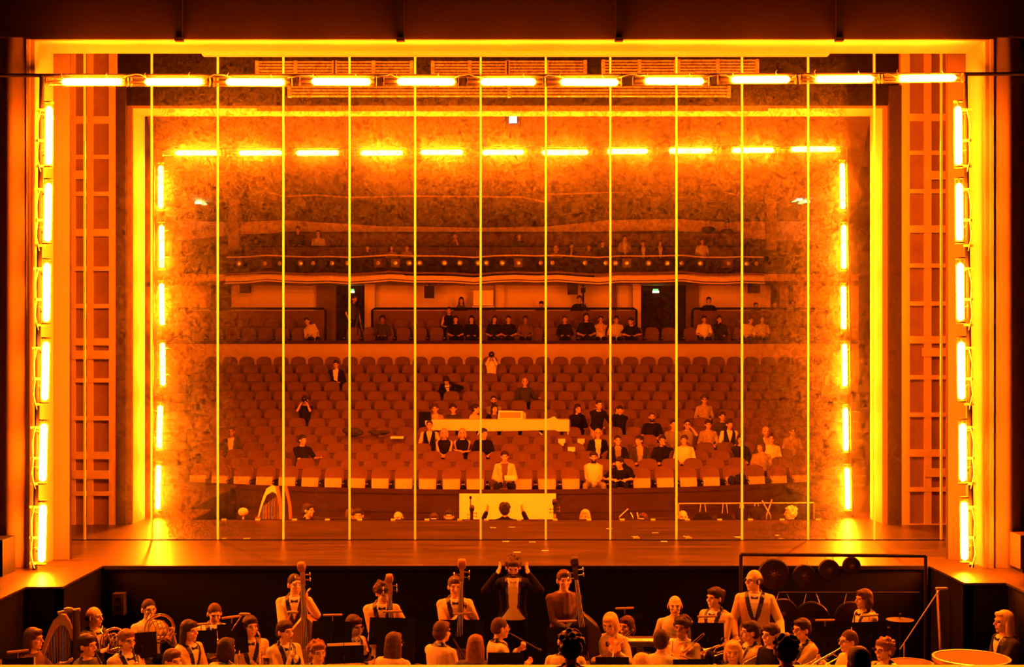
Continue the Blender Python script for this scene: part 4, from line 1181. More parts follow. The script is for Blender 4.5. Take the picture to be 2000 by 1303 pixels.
stalls(850, 782, 'person in a light open shirt in the row behind the left desk end', style='open', top='tan', shirt='cream', hair='short', hc='brown')
stalls(866, 798, 'short-haired person in a dark shirt just behind the left desk end', style='shirt', top='charcoal', hair='short', hc='dark')
stalls(908, 797, 'person in a striped light shirt behind the desk, head turned right', style='shirt', top='cream', hair='short', yaw=60, hyaw=20)
stalls(926, 783, 'person with long dark hair and black jacket behind the desk', style='open', top='black', shirt='brown', hair='long', hyaw=12)
stalls(830, 824, 'person in a light shirt and dark vest at the left front of the desk', style='vest', top='black', shirt='cream', hair='crop', hc='brown', rh=(.28, -.25, .08))
stalls(868, 830, 'blond person in a black tank top in front of the desk', style='tank', top='black', hair='bob', hc='blond', rh=(-.02, -.28, .08), lh=(.02, -.28, .08))
stalls(903, 834, 'blond person in a black tank top with folded arms in front of the desk', style='tank', top='black', hair='bob', hc='blond', rh=(-.12, -.20, .22), lh=(.12, -.22, .20))
stalls(944, 838, 'person in black half hidden at the seam in front of the desk', style='tee', top='black', hair='short', hyaw=40)
PB_ = stalls(595, 775, 'person in a dark t-shirt holding a camera to the eyes, left part of the stalls', style='tee', top='black', hair='short', hc='dark', rh=(.08, -.20, .56), lh=(-.08, -.20, .56), rdir=(-.5, -.3, .5), ldir=(.5, -.3, .5))
stalls(456, 832, 'person in a light top with a dark jacket, far left of the stalls', style='open', top='charcoal', shirt='cream', hair='crop', skin='dark')
stalls(598, 853, 'person in a black t-shirt turned to the side, arm along the seat back', style='tee', top='black', hair='short', yaw=14, hyaw=30, rh=(.42, -.22, .20), lh=(.10, -.30, .18))
stalls(996, 885, 'person in a light open shirt with papers, middle of the front row', style='open', top='cream', shirt='brown', hair='short', hc='dark', legspread=2.2, fat=1.08)
stalls(1158, 877, 'bearded person in a white tank top in the front row', style='tank', top='white', hair='short', hc='dark', beard=True, rh=(.03, -.36, .04), lh=(-.03, -.36, .04), lean=12, legspread=2.5, fat=1.08, legs='grey')
stalls(1208, 898, 'person bent over a black bag at the right of the bearded one', style='tee', top='black', hair='short', lean=40, hyaw=-40)
stalls(1167, 838, 'bald person in a dark blazer over a white shirt, fourth row', style='open', top='black', shirt='white', hair='balding', hc='grey', glasses=True)
stalls(1208, 850, 'young person in a dark blazer and grey shirt, next to the bald one', style='open', top='black', shirt='grey', hair='crop', hc='dark')
stalls(1248, 848, 'person with tied dark hair and open jacket looking left', style='open', top='charcoal', shirt='pattern', hair='bun', hyaw=-40)
stalls(1293, 848, 'person in a dark sweater resting the chin on one hand', style='sweater', top='black', hair='short', hc='dark', rh=(.04, -.15, .52), hyaw=-15, glasses=True)
stalls(1344, 848, 'person in a light long-sleeved shirt and dark trousers, right stalls', style='shirt', top='white', hair='short', hc='brown', hyaw=-20, fat=1.1, legspread=1.8)
stalls(1271, 805, 'bearded person in a black printed t-shirt', style='tee', top='black', hair='crop', hc='brown', beard=True, fat=1.12)
stalls(1314, 816, 'person in a plain grey t-shirt beside the seam', style='tee', top='grey', hair='crop', hc='dark')
stalls(1337, 817, 'person with glasses resting a cheek on the hand', style='tee', top='grey', hair='crop', hc='dark', glasses=True, rh=(.10, -.15, .56))
stalls(1368, 777, 'person in a loose floral shirt high in the right stalls', style='shirt', top='pattern', hair='curly', hc='brown', glasses=True)
stalls(1378, 817, 'person in a checked patterned shirt below the floral one', style='shirt', top='pattern', hair='short', hc='dark')
stalls(1409, 798, 'dark-haired person in a dark t-shirt, alone in the right stalls', style='tee', top='charcoal', hair='short', hc='dark')
stalls(1397, 820, 'person in a white shirt and black vest, dark hair', style='vest', top='black', shirt='white', hair='short', hc='dark', hyaw=15)
stalls(1433, 855, 'person with long dark hair drinking from a cup', style='sweater', top='black', hair='long', hc='dark', lh=(-.06, -.18, .48))
stalls(1487, 835, 'short-haired fair person in a dark top behind the light sweater', style='open', top='charcoal', shirt='cream', hair='short', hc='blond')
stalls(1482, 856, 'person in a patterned scarf turned left, right stalls', style='shirt', top='pattern', hair='bob', hc='brown', hyaw=-50)
stalls(1511, 852, 'person in a very light v-neck sweater, right stalls', style='sweater', top='white', hair='crop', hc='brown', fat=1.08)
stalls(1543, 838, 'curly-haired person in a tan sweater, rightmost in the stalls', style='sweater', top='tan', hair='curly', hc='brown')
hand_camera(PA, 'black camera held by the person in white in the very last row'); hand_camera(PB_, 'black camera held to the eyes of the person in the left stalls')
# papers on the lap in the front row, bags and coats over the seats
k = 0
f = MB(); f.cbox((0, 0, 0), (.30, .2, .05)); tag(f.obj('lap_papers', WHITE, loc=(.27 * 1.05, row_y(0, .3) - .42, ROWZ[0] + .78), rot=(R(20), 0, 0)), 'white papers on the lap of the person mid front row', 'papers')
def heap(px, py, k, sx, sy, sz, lab, nm='coat', c='charcoal'):
    x = (px - X0) * row_y(k, (px - X0) / 65) / F; y = row_y(k, x) - .12
    f = MB(); rr = random.Random(px)
    for i in range(6): f.ell((rr.uniform(-sx, sx) * .6, rr.uniform(-.08, .08), rr.uniform(0, sz) * .6 + .05), (sx * .5, sy, sz * .5))
    z = W(0, py, y).z
    tag(f.obj(nm, CL[c], loc=(x, y, z)), lab, nm)
heap(696, 852, 4, .35, .12, .20, 'dark coat thrown over a seat left of the white papers')
heap(743, 851, 4, .32, .10, .10, 'dark coat lying over a seat below the white papers')
heap(1215, 935, 0, .28, .16, .42, 'black bag beside the bearded front-row person', 'bag', 'black')
heap(1434, 948, 0, .22, .10, .25, 'dark bag leaning on a front row seat on the right', 'bag', 'black')

# ------------------------------------------------------------------ boxes behind the stalls
def boxp(px, py, label, Y=None, pose='sit', H=1.75, **kw):
    H *= PS
    hh = head_height(pose, H, kw.get('sit_h', .5))
    if Y is None:
        c = [(49.95, BOXZ - .45), (50.8, BOXZ - .1)]
        Y, z = min(c, key=lambda q: abs(Y0 + (CAMZ - q[1] - hh) * F / q[0] - py))
    else: z = BOXZ - .1
    kw.setdefault('voxel', .018); kw.setdefault('sit_h', .5)
    return person(((px - X0) * Y / F, Y, z), kw.pop('yaw', 0), pose, H, label=label, **kw)
boxp(747, 640, 'person in a dark sweater at the left of the middle box row', style='sweater', top='charcoal', hair='curly', hc='dark', skin='dark')
boxp(877, 607, 'person in a black sleeveless top in the rear box row', style='tank', top='black', hair='bun')
boxp(890, 641, 'long-haired person with hands in the lap, front box row', style='tee', top='black', hair='long')
boxp(921, 640, 'long-haired person in dark clothes left of the middle seam, front box row', style='sweater', top='black', hair='long')
boxp(965, 643, 'long-haired person right of the middle seam, head tilted', style='tee', top='black', hair='long', hroll=12)
boxp(993, 640, 'person in a black printed t-shirt in the front box row', style='tee', top='black', hair='short')
boxp(1026, 645, 'person in a brown shirt in the front box row', style='tee', top='brown', hair='short', skin='dark')
boxp(1103, 638, 'short-haired person in a black top, right part of the front box row', style='sweater', top='black', hair='short', hc='brown')
boxp(1145, 615, 'tall person in a black t-shirt, taller than the neighbours in the box', H=1.95, style='tee', top='black', hair='long')
boxp(1173, 617, 'person in a sleeveless top with hands at the mouth', style='tank', top='cream', hair='short', rh=(.04, -.15, .5), lh=(-.04, -.15, .5))
boxp(1203, 621, 'person in a light t-shirt leaning forward in the box', style='tee', top='cream', hair='short', lean=14)
boxp(1232, 642, 'person in black bending down beside the dark doorway', style='tee', top='black', hair='short', lean=30, hyaw=-40)
boxp(1384, 583, 'person standing behind the right block of box seats', Y=51.8, pose='stand', style='tee', top='black', hair='bun')
boxp(1375, 634, 'person in a white shirt in the right block of box seats', style='tee', top='white', hair='short')
boxp(1405, 634, 'person in a dark jacket with a hand at the chin, right box block', style='open', top='black', shirt='black', hair='short', lh=CH)
boxp(1455, 640, 'person in a white shirt half hidden by the right seam', style='tee', top='white', hair='short', side=20)
boxp(1476, 598, 'person in a dark dotted shirt standing in the right box', Y=51.75, pose='stand', H=1.55, style='shirt', top='pattern', hair='bun')
boxp(1488, 613, 'person with long hair seated low in the right box', style='tee', top='cream', hair='long')
boxp(1513, 593, 'curly person in a patterned shirt standing in the right box', Y=51.75, pose='stand', H=1.6, style='shirt', top='pattern', hair='curly')
boxp(1549, 590, 'person in a tan shirt standing rightmost in the right box', Y=51.75, pose='stand', H=1.62, style='shirt', top='tan', hair='short')
boxp(616, 612, 'person in a light shirt leaning aside at the end of the left box', style='shirt', top='cream', hair='short', side=-28)
boxp(901, 585, 'long-haired person standing behind the middle box rail', Y=51.8, pose='stand', style='tank', top='brown', hair='long')
boxp(1131, 565, 'camera operator in a dark t-shirt standing behind the middle box', Y=51.75, pose='stand', H=1.8, style='tee', top='black', hair='short', rh=(.2, -.2, .45), yaw=10)
boxp(1057, 590, 'person with a dark cap bending behind the middle box rail', Y=51.8, pose='stand', H=1.6, style='tee', top='grey', hair='short', hat='black', lean=10)
boxp(690, 587, 'person in dark clothes standing beside the tripod in the doorway', Y=50.6, pose='stand', style='tee', top='charcoal', hair='short', yaw=50)
# ------------------------------------------------------------------ balcony
def balc(px, py, label, Y=51.0, H=1.75, **kw):
    if Y < 51.5: H = 1.5; sh_ = .38
    else: sh_ = .5
    H *= PS; hh = head_height('sit', H, sh_)
    z = W(0, py, Y).z - hh
    kw.setdefault('voxel', .020)
    return person(((px - X0) * Y / F, Y, z), kw.pop('yaw', 0), 'sit', H, label=label, sit_h=sh_, **kw)
for i, (px, py, lab, Y, kw) in enumerate((
    (582, 443, 'person in a dark jacket leaning on the left balcony', 52.2, dict(style='open', top='black', shirt='black', hc='dark')),
    (622, 450, 'person in a light shirt on the left balcony', 52.2, dict(style='shirt', top='cream', hair='bob', hc='dark')),
    (718, 479, 'faint person low on the left balcony, beside the second seam', 51.05, dict(style='tee', top='charcoal', hair='short')),
    (765, 479, 'thin person in a light top on the left balcony front', 51.05, dict(style='tee', top='tan', hair='long')),
    (795, 478, 'person in a tan top just left of the third seam, balcony front', 51.05, dict(style='tee', top='tan', hair='short')),
    (889, 455, 'person in an upper balcony row with a raised hand', 52.2, dict(style='tee', top='brown', hair='short', rh=(.05, -.2, .5))),
    (1014, 455, 'broad person in a dark top, upper balcony row right of the middle seam', 52.2, dict(style='sweater', top='charcoal', hair='short', fat=1.15)),
    (1086, 480, 'fair person at the balcony front right of the middle', 51.05, dict(style='tee', top='tan', hair='bob', hc='blond')),
    (1116, 475, 'person in black with a hand at the face, balcony front', 51.05, dict(style='tee', top='black', hair='long', rh=CH)),
    (1150, 477, 'narrow person in a brown top, balcony front', 51.05, dict(style='tee', top='brown', hair='short')),
    (1177, 470, 'person in a dark shirt left of the right-hand seam, balcony front', 51.05, dict(style='shirt', top='black', hair='short')),
    (1220, 460, 'person in an open light shirt, leftmost of three on the right balcony', 51.05, dict(style='open', top='tan', shirt='cream', hair='short')),
    (1256, 470, 'person in a black jacket, middle of three on the right balcony', 51.05, dict(style='open', top='black', shirt='cream', hair='short')),
    (1289, 469, 'person in a black jacket, rightmost of three on the right balcony', 51.05, dict(style='open', top='black', shirt='cream', hair='bob')),
    (1371, 466, 'person in a light t-shirt alone on the right balcony front', 51.05, dict(style='tee', top='cream', hair='short')),
    (1383, 428, 'dark broad person high on the right balcony, left of two', 53.0, dict(style='sweater', top='black', hair='short', fat=1.15)),
    (1420, 432, 'dark broad person high on the right balcony, right of two', 53.0, dict(style='sweater', top='black', hair='short', fat=1.15)),
    )):
    balc(px, py, lab, Y, **kw)

# ------------------------------------------------------------------ reflected pit players over the far stage edge, built as extra people
def farpit(px, py, label, Y=27.6, **kw):
    H = 1.75 * PS; hh = head_height('stand', H)
    z = W(0, py, Y).z - hh
    kw.setdefault('voxel', .013)
    return person(((px - X0) * Y / F, Y, z), kw.pop('yaw', 0), 'stand', H, label=label, **kw)
farpit(597, 984, 'dark-haired person in profile showing over the far stage edge, beside the harp', 28, hair='short', hc='dark', yaw=70, top='black')
farpit(681, 995, 'low dark head at the far stage edge left of the second seam', 28, hair='short', hc='brown', yaw=90, top='beige', style='jacket')
farpit(701, 994, 'dark-haired face over the far stage edge right of the second seam', 28, hair='short', hc='dark', top='beige', style='jacket')
farpit(782, 999, 'bald tilted head over the far stage edge', 28, hair='balding', hc='brown', hroll=-15, hyaw=-25, top='beige', style='jacket')
farpit(848, 1003, 'top of a fair head barely over the far stage edge', 28, hair='short', hc='brown', top='beige', style='jacket')
farpit(877, 996, 'dark-haired face over the far stage edge just left of the white sheet', 28, hair='short', hc='dark', top='beige', style='jacket')
farpit(1143, 996, 'blond head over the far stage edge right of the white sheet', 28, hair='bob', hc='blond', hyaw=-20, top='black')
farpit(1256, 1003, 'brown head low over the far stage edge in the right half', 28, hair='short', hc='brown', hyaw=-30, top='black')
farpit(1333, 997, 'pale oval head over the far stage edge left of the gongs', 28, hair='balding', hc='blond', top='black')
farpit(1549, 990, 'person with big pale hair in profile at the right end of the far stage edge', 28, hair='curly', hc='grey', yaw=-90, top='black')
cb = farpit(986, 984, 'conductor seen from behind with raised hands in front of the white sheet', 27.3, hair='curly', hc='dark', style='tails', top='black', yaw=180,
       rh=(.34, -.12, .60), lh=(-.34, -.12, .60), rdir=(-.3, 0, 1), ldir=(.3, 0, 1), relbow=(.7, 0, -.9), lelbow=(-.7, 0, -.9))  # the conductor's reflection, built as a second figure
# ------------------------------------------------------------------ instruments
WOOD = mat('varnished wood', (.30, .13, .045), .28, noise=.25, nscale=6, stretch=(1, 1, .3))
DWOOD = mat('dark varnished wood', (.03, .012, .006), .35, spec=.3)
EBON = mat('ebony', (.012, .009, .008), .4)
BRASS = mat('brass', (.85, .62, .28), .22, metal=.9)
SILV = mat('silver keys', (.8, .75, .65), .22, metal=.8)
STRING = mat('string', (.7, .6, .45), .35, metal=.4)
HARPW = mat('harp gilt wood', (.34, .22, .10), .45)
def outline(scale, n=40):
    """half outline of a string body, neck end up: list of (x, z) with z from 0 to 1.1"""
    key = [(0, 0), (.18, .01), (.29, .08), (.325, .20), (.30, .33), (.225, .42), (.195, .52), (.215, .62), (.255, .70), (.255, .82), (.20, .95), (.10, 1.04), (.045, 1.10)]
    k = np.array(key); t = np.linspace(0, len(k) - 1, n)
    i = np.arange(len(k)); x = np.interp(t, i, k[:, 0]); z = np.interp(t, i, k[:, 1])
    for _ in range(2):
        x[1:-1] = (x[:-2] + 2 * x[1:-1] + x[2:]) / 4; z[1:-1] = (z[:-2] + 2 * z[1:-1] + z[2:]) / 4
    P = [(a, b) for a, b in zip(x, z)]
    return [(a * scale, b * scale) for a, b in P] + [(-a * scale, b * scale) for a, b in reversed(P[1:])]
def string_instrument(nm, M, s, label, cat, wood=WOOD, endpin=.25, depth=.20):
    root = empty(nm, (0, 0, 0), 0, label, cat); root.matrix_world = M
    o = outline(s); f = MB(); rs = []
    for y, g in ((-depth * s / 2 - .03 * s, .90), (-depth * s / 2, 1), (depth * s / 2, 1), (depth * s / 2 + .03 * s, .90)):
        rs.append(np.array([(x * g, y, .5 * s + (z - .5 * s) * (1 - (1 - g) * .5) + endpin * s) for x, z in o]))
    f.rings(rs); f.obj('body', wood, root)
    zt = (1.10 + endpin) * s; yf = -depth * s / 2 - .05 * s
    f = MB(); f.tube([(0, yf + .03 * s, zt - .05 * s), (0, yf + .03 * s, zt + .42 * s)], [.035 * s, .026 * s], 8); f.obj('neck', wood, root)
    f = MB(); f.rings([np.array([(-w, yf - .03 * s - dy, z), (w, yf - .03 * s - dy, z), (w, yf - .01 * s - dy, z), (-w, yf - .01 * s - dy, z)]) for w, z, dy in ((.050 * s, zt - .42 * s, .05 * s), (.028 * s, zt + .44 * s, .0))]); f.obj('fingerboard', EBON, root)
    f = MB(); f.rings([np.array([(-.03 * s, yf + a, z), (.03 * s, yf + a, z), (.03 * s, yf + a + .05 * s, z), (-.03 * s, yf + a + .05 * s, z)]) for z, a in ((zt + .42 * s, 0), (zt + .56 * s, .01 * s), (zt + .64 * s, -.0 * s))])
    f.lathe([(.012 * s, -.06 * s), (.065 * s, -.045 * s), (.075 * s, 0), (.065 * s, .045 * s), (.012 * s, .06 * s)], 12, 'x', (0, yf - .02 * s, zt + .68 * s))
    f.obj('scroll', wood, root)
    for i in range(4):
        f = MB(); sd = 1 if i % 2 else -1; z = zt + (.46 + .035 * i) * s
        f.tube([(0, yf + .03 * s, z), (sd * .09 * s, yf + .03 * s, z)], .006 * s + .002, 6); f.ell((sd * .10 * s, yf + .03 * s, z), (.010 * s, .022 * s, .03 * s)); f.obj('tuning_peg', BRASS if s > .9 else EBON, root)
    f = MB(); zb = (.36 + endpin) * s
    f.prism([(-.08 * s, 0), (-.05 * s, 0), (-.03 * s, .05 * s), (.03 * s, .05 * s), (.05 * s, 0), (.08 * s, 0), (.05 * s, .12 * s), (-.05 * s, .12 * s)], yf - .02 * s - .01, yf - .01, 'xz', M=Matrix.Translation((0, 0, zb))); f.obj('bridge', STRING, root, smooth=False)
    f = MB(); f.rings([np.array([(-w, yf - .05 * s, z), (w, yf - .05 * s, z), (w, yf - .03 * s, z), (-w, yf - .03 * s, z)]) for w, z in ((.02 * s, (.02 + endpin) * s), (.045 * s, (.26 + endpin) * s))]); f.obj('tailpiece', EBON, root)
    for i in range(4):
        f = MB(); x = (i - 1.5) * .022 * s; f.tube([(x, yf - .055 * s, (.26 + endpin) * s), (x * 1.3, yf - .13 * s, zb + .12 * s), (x * .5, yf - .035 * s, zt + .44 * s)], .0028 * max(s, .5), 4); f.obj('string', STRING, root)
    for sd in (-1, 1):
        f = MB(); f.tube([(sd * (.12 + .02 * math.sin(t * 6.28)) * s, yf - .005 * s, zb + (t - .3) * .24 * s) for t in np.linspace(0, 1, 8)], .007 * s, 5); f.obj('sound_hole', EBON, root)
    if endpin > .1:
        f = MB(); f.tube([(0, 0, 0), (0, 0, endpin * s + .02)], .012, 6); f.obj('endpin', METAL, root)
    return root
def wind(nm, a, d, L, r0, r1, bell, m, label, cat, keys=True):
    """straight wind instrument from the mouth point a along d"""
    a = Vector(a); d = Vector(d).normalized(); q = d.to_track_quat('X', 'Z').to_matrix().to_4x4(); M = Matrix.Translation(a) @ q
    root = empty(nm, (0, 0, 0), 0, label, cat); root.matrix_world = M
    f = MB(); f.tube([(.04, 0, 0), (L * .9, 0, 0)], [r0, r1], 10); f.obj('tube', m, root)
    f = MB(); f.tube([(-.015, 0, 0), (.06, 0, 0)], [r0 * .5, r0 * .9], 8); f.obj('mouthpiece', m, root)
    f = MB(); f.lathe([(r1, L * .85), (r1 * 1.1, L * .92), (bell, L), (bell * .9, L), (r1 * .8, L * .93)], 14, 'x'); f.obj('bell', m, root)
    if keys:
        f = MB(); f.tube([(L * .2, r0 * 1.2, 0), (L * .85, r1 * 1.3, 0)], .003, 5)
        for i in range(9): f.lathe([(.009, r0 * .9), (.009, r0 * 1.5)], 8, 'y', (L * (.18 + .075 * i), 0, 0))
        f.obj('keys', SILV, root)
    return root
def horn(c, rz, s, label):
    root = empty('french_horn', c, rz, label, 'horn')
    f = MB()
    def ring(R_, x, z, r, t0=0, t1=2 * PI, y=0): f.tube([(x + R_ * math.cos(t), y + .012 * math.sin(2 * t), z + R_ * math.sin(t)) for t in np.linspace(t0, t1, 26)], r, 7)
    ring(.155 * s, 0, 0, .012); ring(.13 * s, .01, .01, .010, y=.02); ring(.10 * s, -.02, -.01, .009, y=-.02); ring(.07 * s, .03, 0, .008, y=-.03)
    for i in range(4): f.tube([(-.10 + .05 * i, -.03, -.12), (-.05 + .05 * i, -.04, 0), (-.10 + .05 * i, -.03, .12)], .008, 6)
    f.obj('coiled_tubing', BRASS, root)
    f = MB(); f.lathe([(.015, -.22), (.022, -.10), (.040, .0), (.075, .06), (.145, .10), (.150, .105), (.140, .105), (.07, .07), (.03, .0)], 22, 'x', (.06, .05, -.14)); f.obj('bell', BRASS, root)
    f = MB(); f.tube([(-.13, 0, .08), (-.16, .05, .14), (-.12, .12, .20)], [.010, .008, .006], 7); f.obj('mouthpipe', BRASS, root)
    for i in range(3): f = MB(); f.lathe([(.018, -.03), (.018, .03)], 12, 'y', (-.03 + .05 * i, -.05, .02)); f.obj('valve', SILV, root)
    return root
def sax(c, rz, label):
    root = empty('saxophone', c, rz, label, 'saxophone')
    f = MB(); f.tube([(0, .0, .0), (0, -.02, -.30), (0, -.05, -.42), (0, -.12, -.47), (0, -.18, -.42), (0, -.20, -.25)], [.014, .030, .036, .040, .048, .065], 12); f.obj('tube', BRASS, root)
    f = MB(); f.lathe([(.065, 0), (.085, .05), (.07, .05)], 16, 'z', (0, -.20, -.25)); f.obj('bell', BRASS, root)
    f = MB(); f.tube([(0, 0, 0), (0, .01, .05), (0, .06, .085), (0, .12, .07)], [.014, .013, .011, .009], 8); f.obj('neck', BRASS, root)
    f = MB()
    for i in range(8): f.lathe([(.016, -.05), (.016, -.036)], 8, 'y', (0, 0, -.05 - .04 * i))
    f.obj('keys', SILV, root); return root
def trumpet(nm, a, d, label, L=.5, slide=False):
    a = Vector(a); d = Vector(d).normalized(); M = Matrix.Translation(a) @ d.to_track_quat('X', 'Z').to_matrix().to_4x4()
    root = empty(nm, (0, 0, 0), 0, label, nm.replace('_', ' ')); root.matrix_world = M
    f = MB(); w = .03; h = .035 if not slide else .05
    f.tube([(0, w, 0), (L * .75, w, 0), (L * .82, w, -h), (L * .75, w, -2 * h), (L * .2, w, -2 * h), (L * .14, 0, -2 * h), (L * .2, -w, -h), (L * .7, -w, 0)], .007, 8); f.obj('tubing', BRASS, root)
    f = MB(); f.lathe([(.009, L * .6), (.014, L * .85), (.03, L * .96), (.062 if not slide else .10, L * 1.05), (.056, L * 1.05), (.02, L * .95)], 18, 'x', (0, -w, 0)); f.obj('bell', BRASS, root)
    f = MB(); f.lathe([(.012, -.02), (.009, -.005), (.006, .03)], 10, 'x', (0, w, 0)); f.obj('mouthpiece', SILV, root)
    if slide:
        f = MB(); f.tube([(L * .2, w, -.01), (L * 1.6, w, -.01), (L * 1.65, w, -.05), (L * 1.6, w, -.10), (L * .2, w, -.10)], .008, 8); f.obj('slide', BRASS, root)
    else:
        for i in range(3): f = MB(); f.tube([(L * (.38 + .06 * i), 0, .02), (L * (.38 + .06 * i), 0, -.08)], .012, 8); f.obj('valve', SILV, root)
    return root
def bow(a, b, label):
    a = Vector(a); b = Vector(b); d = b - a; M = Matrix.Translation(a) @ d.to_track_quat('X', 'Z').to_matrix().to_4x4(); L = d.length
    root = empty('bow', (0, 0, 0), 0, label, 'bow'); root.matrix_world = M
    f = MB(); f.tube([(0, 0, 0), (L / 2, 0, -.012), (L, 0, 0)], [.006, .005, .004], 6); f.obj('stick', WOOD, root)
    f = MB(); f.box((.03, -.004, .022), (L, .004, .026)); f.box((L - .01, -.004, 0), (L, .004, .026)); f.obj('hair', STRING, root, smooth=False)
    f = MB(); f.box((0, -.008, 0), (.05, .008, .028)); f.obj('frog', EBON, root, smooth=False)
def music_stand(px, py, Y, label, wd=.5, ht=.34, rz=0, tilt=18, pages=False, lamp=False):
    """py: top edge of the desk in the picture"""
    p = W(px, py, Y); H = p.z - PITZ - ht * .5
    root = empty('music_stand', (p.x, Y, PITZ), R(rz), label, 'music stand')
    T = Matrix.Translation((0, 0, H)) @ Matrix.Rotation(R(-tilt), 4, 'X')
    f = MB(); f.box((-wd / 2, -.004, -ht / 2), (wd / 2, .004, ht / 2), M=T); f.box((-wd / 2, .0, -ht / 2), (wd / 2, .06, -ht / 2 + .006), M=T); f.obj('desk', BLACKM, root, smooth=False)
    f = MB(); f.tube([(0, -.02, .25), (0, -.02, H)], .011, 8); f.obj('pole', PIPE, root)
    for q in range(3):
        f = MB(); a = q * 2.09 + .4; f.tube([(0, -.02, .30), (.28 * math.cos(a), -.02 + .28 * math.sin(a), .01)], .009, 6); f.obj('leg', PIPE, root)
    if lamp:
        l = MB(); l.tube([(0, 0, ht / 2), (0, -.04, ht / 2 + .07)], .006, 6); l.tube([(-.13, -.03, ht / 2 + .075), (.13, -.03, ht / 2 + .085)], .016, 8)
        o = l.obj('stand_lamp', LAMPM, root); o.matrix_local = T
    if pages:
        s = MB(); s.box((-.21, .005, -.14), (-.003, .012, .15), M=T); s.box((.003, .005, -.14), (.21, .012, .15), M=T)
        tag(s.obj('sheet_music', WHITE, loc=root.location, rot=(0, 0, R(rz)), smooth=False), 'open white sheet music on the ' + label.split(' music stand')[0] + ' stand ' + label.split('music stand')[-1].strip(), 'sheet music')
    return root
BLACKM = mat('black stand metal', (.006, .005, .004), .6, spec=.08)
LAMPM = mat('stand lamp housing', (.35, .25, .15), .35, metal=.3)

# ------------------------------------------------------------------ the musicians in the pit
RISERS = []
def mus(px, py, label, Y=None, pose='sit', H=1.75, **kw):
    H *= PS
    hh = head_height(pose, H, kw.get('sit_h', .5))
    if kw.get('lean', 4) > 20: hh -= .08
    Yf = (CAMZ - PITZ - hh) * F / (py - Y0)
    if Y is None: Y = min(Yf, 19.2)
    z = W(0, py, Y).z - hh
    if z > PITZ + .05: RISERS.append(((px - X0) * Y / F, Y, z))
    x = (px - X0) * Y / F
    kw.setdefault('sit_h', .5)
    if pose == 'sit': CHAIRS.append((x, Y, z, kw.get('yaw', 0), label))
    return person((x, Y, z), kw.pop('yaw', 0), pose, H, label=label, **kw)
CHAIRS = []
def mouth(P, hy):
    """mouth point in the world; hy = whole direction of the face in degrees"""
    return Vector(P['head']) + Matrix.Rotation(R(hy), 3, 'Z') @ Vector((0, -.115, -.065))
def wdir(yaw, v): return Matrix.Rotation(R(yaw), 3, 'Z') @ Vector(v)
BJ = dict(style='jacket', top='beige', shirt='white')
CLAR = dict(rh=(.03, -.27, .36), lh=(-.02, -.34, .20), curl=60, rdir=(-.8, -.4, .2), ldir=(.8, -.4, .2))
# left side
P = mus(58, 1228, 'long-haired harpist in profile at the far left of the pit', yaw=80, hair='long', hc='brown', style='sweater', top='brown', rh=(-.05, -.42, .38), lh=(.12, -.36, .26), rdir=(0, -1, .2), ldir=(0, -1, .2))
P = mus(178, 1186, 'person with wild curly hair in profile playing a french horn, left', yaw=62, hyaw=12, hair='balding', hc='dark', top='charcoal', style='jacket', rh=(.20, -.30, .30), lh=(-.16, -.30, .26), curl=50)
horn(P['M'] @ Vector((.06, -.36, .98)), R(30), 1.15, 'brass french horn of the curly horn player on the left')
P = mus(163, 1240, 'dark-haired person in profile partly behind the harp column', yaw=70, hair='short', hc='dark', top='charcoal', **{**CLAR, 'style': 'sweater'})
wind('clarinet', mouth(P, 70), wdir(70, (0, -.5, -.8)), .62, .012, .013, .032, EBON, 'black clarinet of the musician behind the harp', 'clarinet')
P = mus(243, 1230, 'fair person with black lapels holding a clarinet, low on the left', yaw=48, hair='short', hc='red', glasses=True, **BJ, **CLAR)
wind('clarinet', mouth(P, 48), wdir(40, (0, -.5, -.8)), .64, .012, .013, .032, EBON, 'black clarinet with bright keys held by the fair person low on the left', 'clarinet')
P = mus(288, 1171, 'person with glasses playing a large french horn, white jacket', yaw=35, hair='crop', hc='dark', glasses=True, style='shirt', top='cream', rh=(.22, -.28, .34), lh=(-.14, -.30, .30), curl=50)
horn(P['M'] @ Vector((.05, -.34, 1.06)), R(15), 1.3, 'large bright french horn of the player with glasses')
P = mus(364, 1212, 'person with long black hair and white collar turned right', yaw=60, hair='long', hc='dark', style='jacket', top='beige', rh=(-.02, -.38, .16), lh=(.05, -.36, .12))
P = mus(332, 1269, 'brown-haired head at the bottom edge, left part of the pit', Y=16.6, yaw=50, hair='short', hc='brown', **BJ)
P = mus(417, 1177, 'bald horn player with bow tie behind two dark stands', yaw=22, hpitch=15, hair='crop', hc='brown', rh=(.14, -.30, .24), lh=(-.12, -.30, .2), curl=50, **BJ)
horn(P['M'] @ Vector((.04, -.36, .86)), R(60), .9, 'brass horn of the bald player seen edge on')
P = mus(487, 1203, 'person with wavy dark hair and bow tie playing the saxophone', yaw=18, hyaw=15, hair='bob', hc='dark', rh=(.05, -.28, .22), lh=(.02, -.32, .1), curl=55, **BJ)
sax(mouth(P, 33) + Vector((.10, -.10, -.06)), R(40), 'bright brass saxophone of the wavy-haired player')
P = mus(437, 1249, 'dark-haired person from behind holding an upright flute, low left', Y=17.0, yaw=150, hair='bob', hc='dark', **BJ)
wind('flute', Vector(P['head']) + Vector((.17, -.06, -.02)), (-.12, .05, -1), .55, .012, .012, .013, SILV, 'bright thin flute beside the low dark-haired head on the left', 'flute')
P = mus(552, 1213, 'dark-haired person in beige jacket playing an upright flute', yaw=40, hyaw=10, hair='short', hc='dark', Y=18.0, **BJ, **CLAR)
wind('flute', mouth(P, 55), (-.16, -.25, -1), .62, .013, .013, .014, SILV, 'bright silver flute held upright below the left bass player', 'flute')
